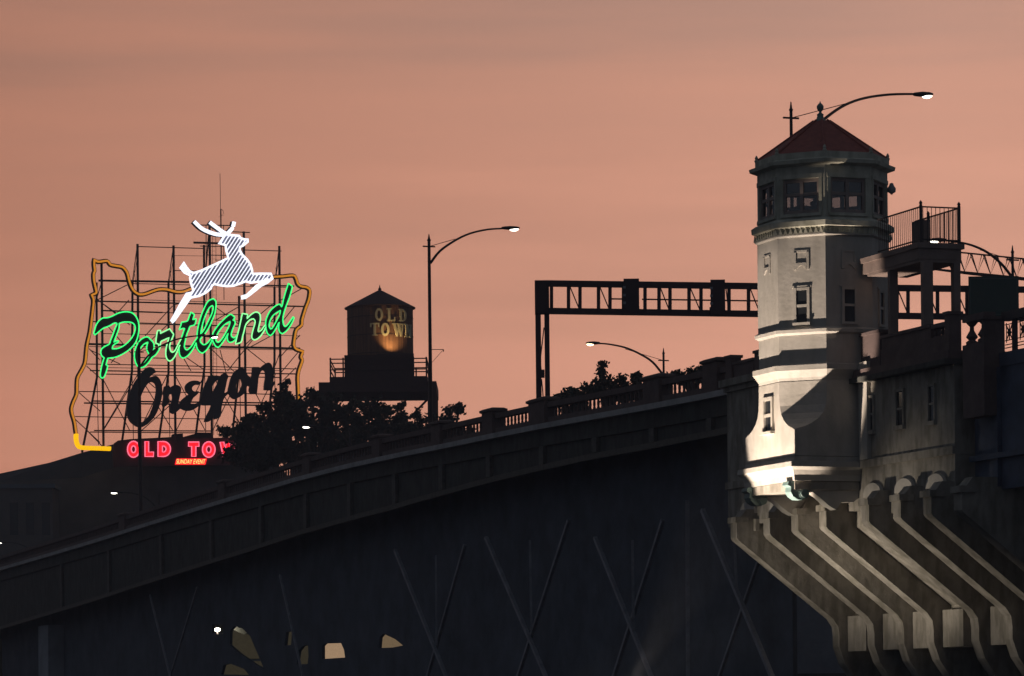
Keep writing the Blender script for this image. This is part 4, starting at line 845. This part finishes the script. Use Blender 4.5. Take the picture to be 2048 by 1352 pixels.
# red neon panel
def glyph(ch):      # outer, holes in a unit box, chunky sans
    def ell(cx, cy, rx, ry, n=20): return [(cx + rx * cos(2 * pi * k / n), cy + ry * sin(2 * pi * k / n)) for k in range(n)]
    if ch == 'O': return ell(.5, .5, .55, .52), [ell(.5, .5, .2, .22, 14)]
    if ch == 'L': return [(0, 0), (0, 1), (.38, 1), (.38, .3), (.9, .3), (.9, 0)], []
    if ch == 'D': return [(0, 0), (0, 1), (.45, 1)] + [(.45 + .55 * cos(a), .5 + .5 * sin(a)) for a in [pi / 2 - pi * k / 10 for k in range(1, 10)]] + [(.45, 0)], [[(.36, .3), (.36, .7), (.48, .7), (.60, .62), (.65, .5), (.60, .38), (.48, .3)]]
    if ch == 'T': return [(0, 1), (1, 1), (1, .7), (.70, .7), (.70, 0), (.3, 0), (.3, .7), (0, .7)], []
    if ch == 'W': return [(0, 1), (.2, 0), (.42, 0), (.5, .5), (.58, 0), (.8, 0), (1, 1), (.76, 1), (.68, .45), (.6, 1), (.4, 1), (.32, .45), (.24, 1)], []
    if ch == 'N': return [(0, 0), (0, 1), (.3, 1), (.66, .5), (.66, 1), (1, 1), (1, 0), (.72, 0), (.34, .5), (.34, 0)], []
pan = thing('neon_panel', 'long black roof edge panel with red neon letters OLD TOWN', 'neon sign', SP(360, 935, -.5))
MB().prism(SPl([(226, 900), (229, 886), (236, 881), (560, 872), (562, 928), (228, 934)], -1.2), SN * -1.0).build('panel', M_PANEL, pan)
MB().prism(SPl([(236, 881), (262, 878), (345, 874), (346, 868), (366, 867), (366, 874), (395, 866), (426, 865), (427, 880), (426, 900), (240, 900)], -2.3), SN * -1.5).build('roof_ridge_box', M_PANEL, pan)
for ch, x0, x1, ya, yb in (('O', 256, 278, 914, 883), ('L', 290, 309, 913, 883), ('D', 316, 341, 913, 883), ('T', 377, 398, 913, 884), ('O', 406, 429, 914, 884), ('W', 440, 472, 913, 884), ('N', 482, 505, 913, 884)):
    o_, hs = glyph(ch); f = lambda p: (x0 + p[0] * (x1 - x0), ya + p[1] * (yb - ya))
    Lr = MB().prism(SPl([f(p) for p in o_], -1.0), SN * -.15, [SPl([f(p) for p in h], -1.0) for h in hs]).build('letter', M_RED, pan)
    for lp in [o_] + hs:
        MB().tube(SPl([f(p) for p in lp], -.9), .085, 6, True, flat=SN).build('neon_tube', M_PINK, Lr)
ev = thing('small_neon_sign', 'small slanted yellow and red lit lettering just under the red neon letters', 'neon sign', SP(380, 930, -.5))
MB().prism(SPl([(350, 929), (353, 917), (414, 917), (411, 929)], -1.0), SN * -.2).build('panel', M_RED, ev)
vs, fs = textmesh('SUNDAY EVENT', 1.0, .03, .25)
mx = max(v.x for v in vs); my = max(v.y for v in vs); o0 = SP(352, 927.3, -.95); sx = (SP(411, 927, -.95) - SP(352, 927, -.95)).length / mx; sy = (SP(352, 918.3, -.95).z - o0.z) / my
MB().add([o0 + SU * v.x * sx + Vector((0, 0, v.y * sy)) + SN * (v.z + .03) for v in vs], fs).build('lettering', M_YL, ev)

# ================================================================== sign building and other buildings
bw = thing('warehouse_building', 'dark low pitched building carrying the neon sign at the left', 'building', (P(250, 1000, 440).x, 440, 7))
def BP(px, py, D=436.0): return P(px, py, D)
rl_ = [(-40, 955), (0, 947), (100, 925), (165, 905), (236, 886), (300, 890), (430, 890), (560, 893)]
b = MB(); n = len(rl_)
topf = [BP(*q) for q in rl_]; back = [p + Vector((0, 26, 1.5)) for p in topf]; eav = [BP(q[0], 935 + (560 - q[0]) * .055 if q[0] < 236 else 935, 436) + Vector((0, -1.5, 0)) for q in rl_]
b.add(topf + back, [(i, i + 1, n + i + 1, n + i) for i in range(n - 1)])
b.add(eav + topf, [(i, i + 1, n + i + 1, n + i) for i in range(n - 1)])
b.build('roof', M_ROOFD, bw)
x0, x1 = eav[0].x + .4, eav[-1].x - .2; zt_ = min(p.z for p in eav)
b = MB(); n = len(eav); bot = [Vector((p.x, p.y + .02, 7)) for p in eav]; tp = [Vector((p.x, p.y + .02, p.z + .002)) for p in eav]
b.add(bot + tp + [p + Vector((0, 25, 0)) for p in bot + tp], [(i, i + 1, n + i + 1, n + i) for i in range(n - 1)] + [(0, n, 3 * n, 2 * n), (n - 1, 2 * n - 1, 4 * n - 1, 3 * n - 1)]); b.build('wall', M_BLD, bw)
for px in (8, 50, 92, 134, 176, 330, 372, 414):
    for py in (1000, 1052):
        p = P(px, py + 28, 435.2); q = P(px + 26, py, 435.2); w = MB().box(p.x, q.x, 434.9 + .35, 435.6, p.z, q.z).build('window', M_WIN, bw)
        f = MB(); f.box(p.x - .12, p.x - .01, 435.1, 435.4, p.z, q.z); f.box(q.x + .01, q.x + .12, 435.1, 435.4, p.z, q.z); f.box(p.x - .15, q.x + .15, 435.05, 435.4, p.z - .2, p.z - .01); f.box((p.x + q.x) / 2 - .05, (p.x + q.x) / 2 + .05, 435.15, 435.26, p.z, q.z); f.build('frame', M_BLD2, w)
bl = thing('brick_building', 'dark brick block low in the left corner behind the bridge lamps', 'building', (P(70, 1100, 428).x, 428, 7))
p = P(-60, 1350, 425); q = P(103, 975, 425); MB().box(p.x, q.x, 426, 432, 7, q.z).build('wall', M_BLD, bl); MB().box(p.x, q.x + .3, 425.7, 432.2, q.z + .003, q.z + .5).build('parapet', M_BLD2, bl)
for px in (20, 52, 84):
    a = P(px, 1070, 426); c = P(px + 16, 1005, 426); MB().box(a.x, c.x, 425.95, 426.3, a.z, c.z).build('window', M_WIN, bl)
# long dark blocks of the far bank, seen between deck and water
specs = [(-80, 330, 1090, 470, 'plain dark office block seen under the left end of the bridge'), (330, 560, 1045, 462, 'dark block under the bridge just right of the sign building'), (556, 860, 985, 468, 'dark wide block under the bridge below the trees'),
         (856, 1110, 940, 458, 'dark block under the middle of the bridge'), (1104, 1330, 905, 466, 'dark tall block under the bridge below the bushes'), (1326, 1560, 890, 460, 'dark tall block seen just left of the pier'), (1556, 1850, 930, 470, 'dark block hidden mostly by the tower pier'), (1846, 2120, 900, 462, 'dark block at the right edge behind the bascule girder')]
for x0, x1, y, D, lab in specs:
    a = P(x0, 1400, D); c = P(x1, y, D); bb = thing('riverside_building', lab, 'building', ((a.x + c.x) / 2, D, 7), 'dark buildings of the far bank')
    MB().box(a.x, c.x, D, D + 30, 7, c.z).build('wall', M_BLD2, bb); MB().box(a.x - .2, c.x + .2, D - .3, D + 30.2, c.z + .004, c.z + .6).build('roof', M_ROOFD, bb)
    for fl in range(4):
        for k in range(6):
            wx = a.x + (c.x - a.x) * (k + .3) / 6; wz = 11 + fl * 4.2
            if wz + 2 < c.z - 1: MB().box(wx, wx + 1.6, D - .04, D + .2, wz, wz + 2).build('window', mat('dusty_pane', (.12, .145, .175), .6), bb)
pv = thing('glow_pavilion', 'small low building added under the bridge to carry warm glowing panels', 'building', (P(700, 1300, 360).x, 360, 7))
a = P(452, 1380, 360); c = P(830, 1225, 360); MB().box(a.x, c.x, 360, 367, 7, c.z).build('wall', M_BLD2, pv); MB().box(a.x - .5, c.x + .5, 359.4, 367.5, c.z + .004, c.z + .4).build('roof', M_ROOFD, pv)
for x0, x1, y0, y1, m in ((632, 700, 1276, 1332, M_WGLOW), (745, 818, 1258, 1306, mat('wall_glow_half', (.4, .3, .2), .6, emit=(.5, .34, .18), es=.30)), (454, 536, 1244, 1318, M_WGLOWD), (436, 530, 1322, 1356, M_WGLOWD), (586, 624, 1284, 1334, M_WGLOWD), (562, 584.5, 1256, 1300, M_WGLOWD)):  # light on the walls is put into these glowing panels
    a_ = P(x0, y1, 359.95); c_ = P(x1, y0, 359.95); MB().box(a_.x, c_.x, 359.93, 360.1, a_.z, c_.z).build('glow_panel', m, pv)
gl = thing('glow_shed', 'shed with light put into its wall as a faint glow in the bottom left corner', 'building', (P(40, 1330, 410).x, 410, 7))
a = P(10, 1380, 410); c = P(66, 1296, 410); MB().box(a.x, c.x, 410, 413, 7, c.z).build('wall', M_WGLOWD, gl); MB().box(a.x - .3, c.x + .3, 409.8, 413.2, c.z + .003, c.z + .3).build('roof', M_ROOFD, gl)  # shed wall glows by itself, its light put into the emission

# ================================================================== water tank with OLD TOWN
DT = 380.0
def TPx(px, py, D=DT): return P(px, py, D)
tc_ = TPx(761, 720); RT = (TPx(827, 700).x - TPx(695, 700).x) / 2
wtank = thing('water_tank', 'wooden rooftop water tank with conical roof lettered OLD TOWN', 'water tank', (tc_.x, tc_.y, 7))
zt0, zt1, zta = TPx(761, 770).z, TPx(761, 617).z, TPx(760, 581).z
NS = 36
rings = []
for z in (zt0, zt1):
    rg = []
    for k in range(NS * 2):
        a = 2 * pi * k / (NS * 2); r = RT * (1 if k % 2 else .992); rg.append(Vector((tc_.x + r * cos(a), tc_.y + r * sin(a), z)))
    rings.append(rg)
MB().loft(rings).build('tank', M_TANK, wtank)
for f in (.12, .38, .62, .86): MB().lathe((tc_.x, tc_.y), [(RT + .03, zt0 + (zt1 - zt0) * f), (RT + .035, zt0 + (zt1 - zt0) * f + .06)], 40).build('hoop', M_TANKR, wtank)
MB().lathe((tc_.x, tc_.y), [(RT + .25, zt1 - .05), (RT + .28, zt1 + .05), (.22, zta), (.05, zta + .05)], 40).build('roof', M_TANKR, wtank)
MB().lathe((tc_.x, tc_.y), [(.12, zta), (.2, zta + .15), (.08, zta + .3), (.02, zta + .62)], 10).build('finial', M_TANKR, wtank)
# lettering wraps the staves; angles measured from the side facing the camera
def tfont(ch):
    def ell(cx, cy, rx, ry, n=22): return [(cx + rx * cos(2 * pi * k / n), cy + ry * sin(2 * pi * k / n)) for k in range(n)]
    s = .09
    if ch == 'O': return [(ell(.5, .5, .46, .5), [ell(.5, .5, .2, .34)])]
    if ch == 'L': return [([(0, 0), (0, s), (.14, s), (.14, 1 - s), (0, 1 - s), (0, 1), (.52, 1), (.52, 1 - s), (.40, 1 - s), (.40, s), (.78, s), (.84, .32), (.96, .32), (.96, 0)], [])]
    if ch == 'D': return [([(0, 0), (0, s), (.12, s), (.12, 1 - s), (0, 1 - s), (0, 1), (.5, 1), (.75, .9), (.93, .72), (.96, .5), (.93, .28), (.75, .1), (.5, 0)], [[(.36, s), (.36, 1 - s), (.5, 1 - s), (.64, .78), (.68, .5), (.64, .22), (.5, s)]])]
    if ch == 'T': return [([(0, 1), (1, 1), (1, .68), (.88, .68), (.84, .9), (.63, .9), (.63, s), (.78, s), (.78, 0), (.22, 0), (.22, s), (.37, s), (.37, .9), (.16, .9), (.12, .68), (0, .68)], [])]
    if ch == 'W': return [([(-.05, 1), (.36, 1), (.36, 1 - s), (.28, 1 - s), (.36, .36), (.47, .8), (.43, 1), (.7, 1), (.66, .8), (.74, .36), (.84, 1 - s), (.74, 1 - s), (.74, 1), (1.05, 1), (1.05, 1 - s), (.96, 1 - s), (.80, 0), (.66, 0), (.55, .5), (.42, 0), (.28, 0), (.08, 1 - s), (-.05, 1 - s)], [])]
    if ch == 'N': return [([(0, 0), (0, s), (.1, s), (.1, 1 - s), (0, 1 - s), (0, 1), (.34, 1), (.72, .36), (.72, 1 - s), (.6, 1 - s), (.6, 1), (1, 1), (1, 1 - s), (.88, 1 - s), (.88, 0), (.66, 0), (.26, .66), (.26, s), (.4, s), (.4, 0)], [])]
def wrapx(px):      # pixel x on tank -> angle
    x = (px - 761) / 66.0; return math.asin(max(-.999, min(.999, x)))
for ch, a0, a1, y0, y1 in (('O', 753, 770, 649, 624), ('L', 776, 793, 649, 624), ('D', 799, 813.5, 649, 624), ('T', 744, 762, 678, 653), ('O', 764, 782, 679, 653), ('W', 787, 808, 679, 653), ('N', 810, 822.5, 679, 653)):
    t0, t1 = wrapx(a0), wrapx(a1); z0, z1 = TPx(780, y0).z, TPx(780, y1).z
    for o_, hs in tfont(ch):
        def dens(l):
            out = []
            for i in range(len(l)):
                p, q = l[i], l[(i + 1) % len(l)]; k = max(1, int(abs(q[0] - p[0]) / .2))
                out += [(p[0] + (q[0] - p[0]) * j / k, p[1] + (q[1] - p[1]) * j / k) for j in range(k)]
            return out
        o2 = dens(o_); h2 = [dens(h) for h in hs]; loops = [[Vector((x, y, 0)) for x, y in l] for l in [o2] + h2]
        tri = tessellate_polygon(loops); flat = [p for l in loops for p in l]
        def wv(p, r): a = t0 + (t1 - t0) * p.x; return Vector((tc_.x + r * sin(a), tc_.y - r * cos(a), z0 + (z1 - z0) * p.y))
        n = len(flat); fs = [tuple(t) for t in tri] + [tuple(i + n for i in t[::-1]) for t in tri]; o = 0
        for l in loops:
            k = len(l); fs += [(o + i, o + (i + 1) % k, n + o + (i + 1) % k, n + o + i) for i in range(k)]; o += k
        MB().add([wv(p, RT + .16) for p in flat] + [wv(p, RT + .04) for p in flat], fs).build('letter', M_CREAM, wtank)
# gallery, railing, base frame
zg0, zg1 = TPx(761, 790).z, TPx(761, 762).z
xg0, xg1 = TPx(664, 760).x, TPx(857, 760).x
MB().box(xg0, xg1, DT - 5.2, DT + 5.2, zg0 + .3, zg1).build('gallery_floor', M_TANKR, wtank)
xb0, xb1 = TPx(643, 780).x, TPx(875, 780).x
MB().box(xb0, xb1, DT - 5.6, DT + 5.6, TPx(761, 793).z, TPx(761, 773).z).build('base_frame', M_TANKR, wtank)
for x in (xg0 + .1, xg0 + 1.45, xg0 + 2.3, xg1 - 2.3, xg1 - 1.45, xg1 - .1):
    for y in (DT - 5.1, DT + 5.1): MB().box(x - .08, x + .08, y - .08, y + .08, zg1, TPx(761, 724).z + (.0 if y < DT else -.1)).build('rail_post', M_TANKR, wtank)
zrl = [TPx(761, y).z for y in (727, 735, 748)]
for z in zrl:
    for y in (DT - 5.1, DT + 5.1): MB().box(xg0, xg1 if y < DT + 9 else xg1, y - .05, y + .05, z - .06, z + .06).build('rail', M_TANKR, wtank)
    for x in (xg0 + .05, xg1 - .05): MB().box(x - .05, x + .05, DT - 5.1, DT + 5.1, z - .05, z + .05).build('rail', M_TANKR, wtank)
MB().box(TPx(757, 717).x, TPx(830, 717).x, DT - 5.0, DT - 4.2, TPx(761, 770).z, TPx(761, 716.5).z).build('light_screen', M_TANKR, wtank)
MB().box(TPx(693, 717).x, TPx(757, 717).x, DT - 5.0, DT - 4.2, TPx(761, 770).z, TPx(761, 719).z).build('light_screen', M_TANKR, wtank)
for x in (xb0 + .5, xb1 - .5):
    for y in (DT - 5, DT + 5): MB().box(x - .45, x + .45, y - .45, y + .45, 7, TPx(761, 793).z).build('leg', M_TANKR, wtank)
for y in (DT - 4.6,): MB().tube([(xb1 - .6, y, TPx(761, 800).z), (TPx(820, 840).x, y, TPx(820, 845).z)], .12, 6).build('leg_brace', M_TANKR, wtank)
fl_p = Vector((TPx(786, 714).x, DT - RT - 1.15, TPx(786, 713).z))
MB().box(fl_p.x - .25, fl_p.x + .25, fl_p.y - .2, fl_p.y + .1, fl_p.z - .3, fl_p.z - .08).build('floodlight', M_STEEL, wtank)
sp_ = spot('tank_floodlight_beam', fl_p, Vector((fl_p.x + .1, DT - RT + .3, fl_p.z + 2.0)), 560, 100, .9, .05, (1, .66, .27)); 
tbl = thing('tank_building', 'dark flat roofed building block below the water tank behind the trees', 'building', (tc_.x, DT + 8, 7)); MB().box(xb0 - 3, xb1 - 1, DT - 7, DT + 20, 7, TPx(700, 905, DT - 7).z).build('wall', M_BLD2, tbl)
MB().box(xb0 - 3.2, xb1 - .8, DT - 7.2, DT + 20.2, TPx(700, 905, DT - 7).z + .003, TPx(700, 905, DT - 7).z + .5).build('roof', M_ROOFD, tbl)

# ================================================================== trees
def tree(blobs, D, label, trunk, nleaf=70, ls=.34, group='dark trees on the far bank', zg=7, seed=1, dens=1.0):
    rnd = random.Random(seed); cs = []
    bx, by = trunk; base = P(bx, by, D); t = thing('leafy_tree', label, 'tree', (base.x, base.y, zg), group)
    crown = MB(); wood = MB()
    tp = P(bx + rnd.uniform(-4, 4), by - 20, D)
    wood.tube([(base.x, base.y, zg), tuple(base), tuple(tp)], [.26, .22, .15], 8)
    for px, py, r in blobs:
        c = P(px, py, D); R = r * D / FPX; c.y += rnd.uniform(-3, 3)
        wood.tube([base, base.lerp(c, .5) + Vector((0, 0, .4)), c], [.2, .12, .04], 5)
        nsub = max(7, int(R * R * 7 + R * 8))
        for k in range(nsub):
            d = Vector((rnd.gauss(0, 1), rnd.gauss(0, 1), rnd.gauss(0, .9))).normalized() * R * (rnd.random() ** .45)
            cc = c + d; rr = rnd.uniform(.35, .9) * min(1.15, .35 + R * .3)
            wood.tube([c.lerp(cc, .2), cc], [.05, .02], 4)
            for j in range(int(nleaf * rr)):
                e = Vector((rnd.gauss(0, 1), rnd.gauss(0, 1), rnd.gauss(0, .8))) * rr * .55
                n = Vector((rnd.uniform(-1, 1), rnd.uniform(-1, 1), rnd.uniform(-1, 1))).normalized(); u = n.orthogonal().normalized(); v = n.cross(u); s = ls * rnd.uniform(.6, 1.5)
                q = cc + e; crown.add([q - u * s * .55, q + v * s * .38, q + u * s * .55, q - v * s * .38], [(0, 1, 2, 3)])
    crown.build('crown', M_LEAF, t); wood.build('trunk', M_BARK, t)
tree([(565, 800, 26), (552, 838, 34), (590, 850, 34), (520, 860, 34), (480, 862, 24), (575, 776, 12), (455, 870, 14), (500, 905, 40), (560, 900, 42), (528, 815, 14), (462, 905, 22), (498, 838, 12)], 352, 'dark leafy tree in front of the unlit script letters', (530, 945), seed=3)
tree([(625, 800, 22), (605, 825, 26), (650, 830, 28), (640, 870, 38), (600, 900, 42), (690, 830, 24), (660, 905, 36), (622, 785, 8), (592, 800, 12), (672, 800, 10)], 348, 'dark leafy tree between the neon sign and the water tank', (630, 960), seed=5)
tree([(720, 850, 34), (760, 830, 26), (750, 870, 34), (700, 890, 30), (790, 850, 30), (800, 815, 10), (735, 815, 18), (710, 812, 12), (790, 890, 30)], 345, 'dark leafy tree directly below the water tank', (745, 965), seed=8)
tree([(840, 858, 26), (815, 865, 24), (868, 865, 22), (845, 890, 34), (805, 830, 8), (835, 832, 8), (862, 840, 12), (800, 900, 24)], 340, 'dark leafy tree right of the tank legs', (830, 950), seed=13)
tree([(895, 838, 15), (918, 822, 10), (905, 862, 24), (930, 868, 16), (880, 880, 24), (920, 812, 6), (896, 820, 6), (940, 862, 9)], 338, 'small ragged tree rising above the bridge rail, right end of the tree row', (900, 930), seed=21)
G2 = 'bushy trees beyond the bridge rail'
tree([(1128, 800, 16), (1145, 785, 12), (1160, 790, 16), (1120, 815, 10), (1165, 810, 16), (1140, 815, 16), (1182, 775, 14)], 262, 'bushy tree beside the gantry post above the bridge rail', (1140, 845), group=G2, seed=31, ls=.3)
tree([(1202, 768, 17), (1190, 785, 20), (1225, 775, 16), (1245, 768, 13), (1202, 745, 5), (1203, 735, 3), (1230, 800, 20), (1210, 795, 18), (1252, 780, 12)], 258, 'bushy tree under the warm glowing lamp', (1215, 835), group=G2, seed=33, ls=.3)
tree([(1275, 775, 9), (1274, 758, 6), (1290, 778, 9), (1273, 748, 3), (1335, 762, 7), (1262, 790, 10), (1300, 790, 9)], 255, 'low bush left of the far lamp pole', (1280, 820), group=G2, seed=35, ls=.28)
tree([(1352, 758, 8), (1372, 752, 8), (1385, 745, 6), (1403, 748, 8), (1385, 738, 4), (1366, 765, 9), (1408, 742, 4), (1395, 760, 9)], 250, 'thin wispy bush just left of the stone pedestals', (1385, 800), group=G2, seed=37, ls=.26)

# ================================================================== floodlight on its dolphin in the river
fd = thing('flood_dolphin', 'timber dolphin in the river carrying the floodlights', 'mooring dolphin', WS(-1, 9.6, 0))
for s in (-4, -2.4, -.8, .8, 2.4): q = WS(s, 9.6, 0); MB().tube([(q.x, q.y, -3), (q.x, q.y, 4.2)], .2, 10).build('pile', M_BARK, fd)
MB().sbox(-4.6, 3.2, 9.35, 9.85, 3.7, 4.1).build('cap_beam', M_BARK, fd)
for s in (1.4, -3.5):
    h = MB().sbox(s - .3, s + .3, 9.25, 9.6, 4.35, 4.7).build('floodlight', M_STEEL, fd); MB().sbox(s - .05, s + .05, 9.4, 9.5, 4.1, 4.35).build('bracket', M_STEEL, h)
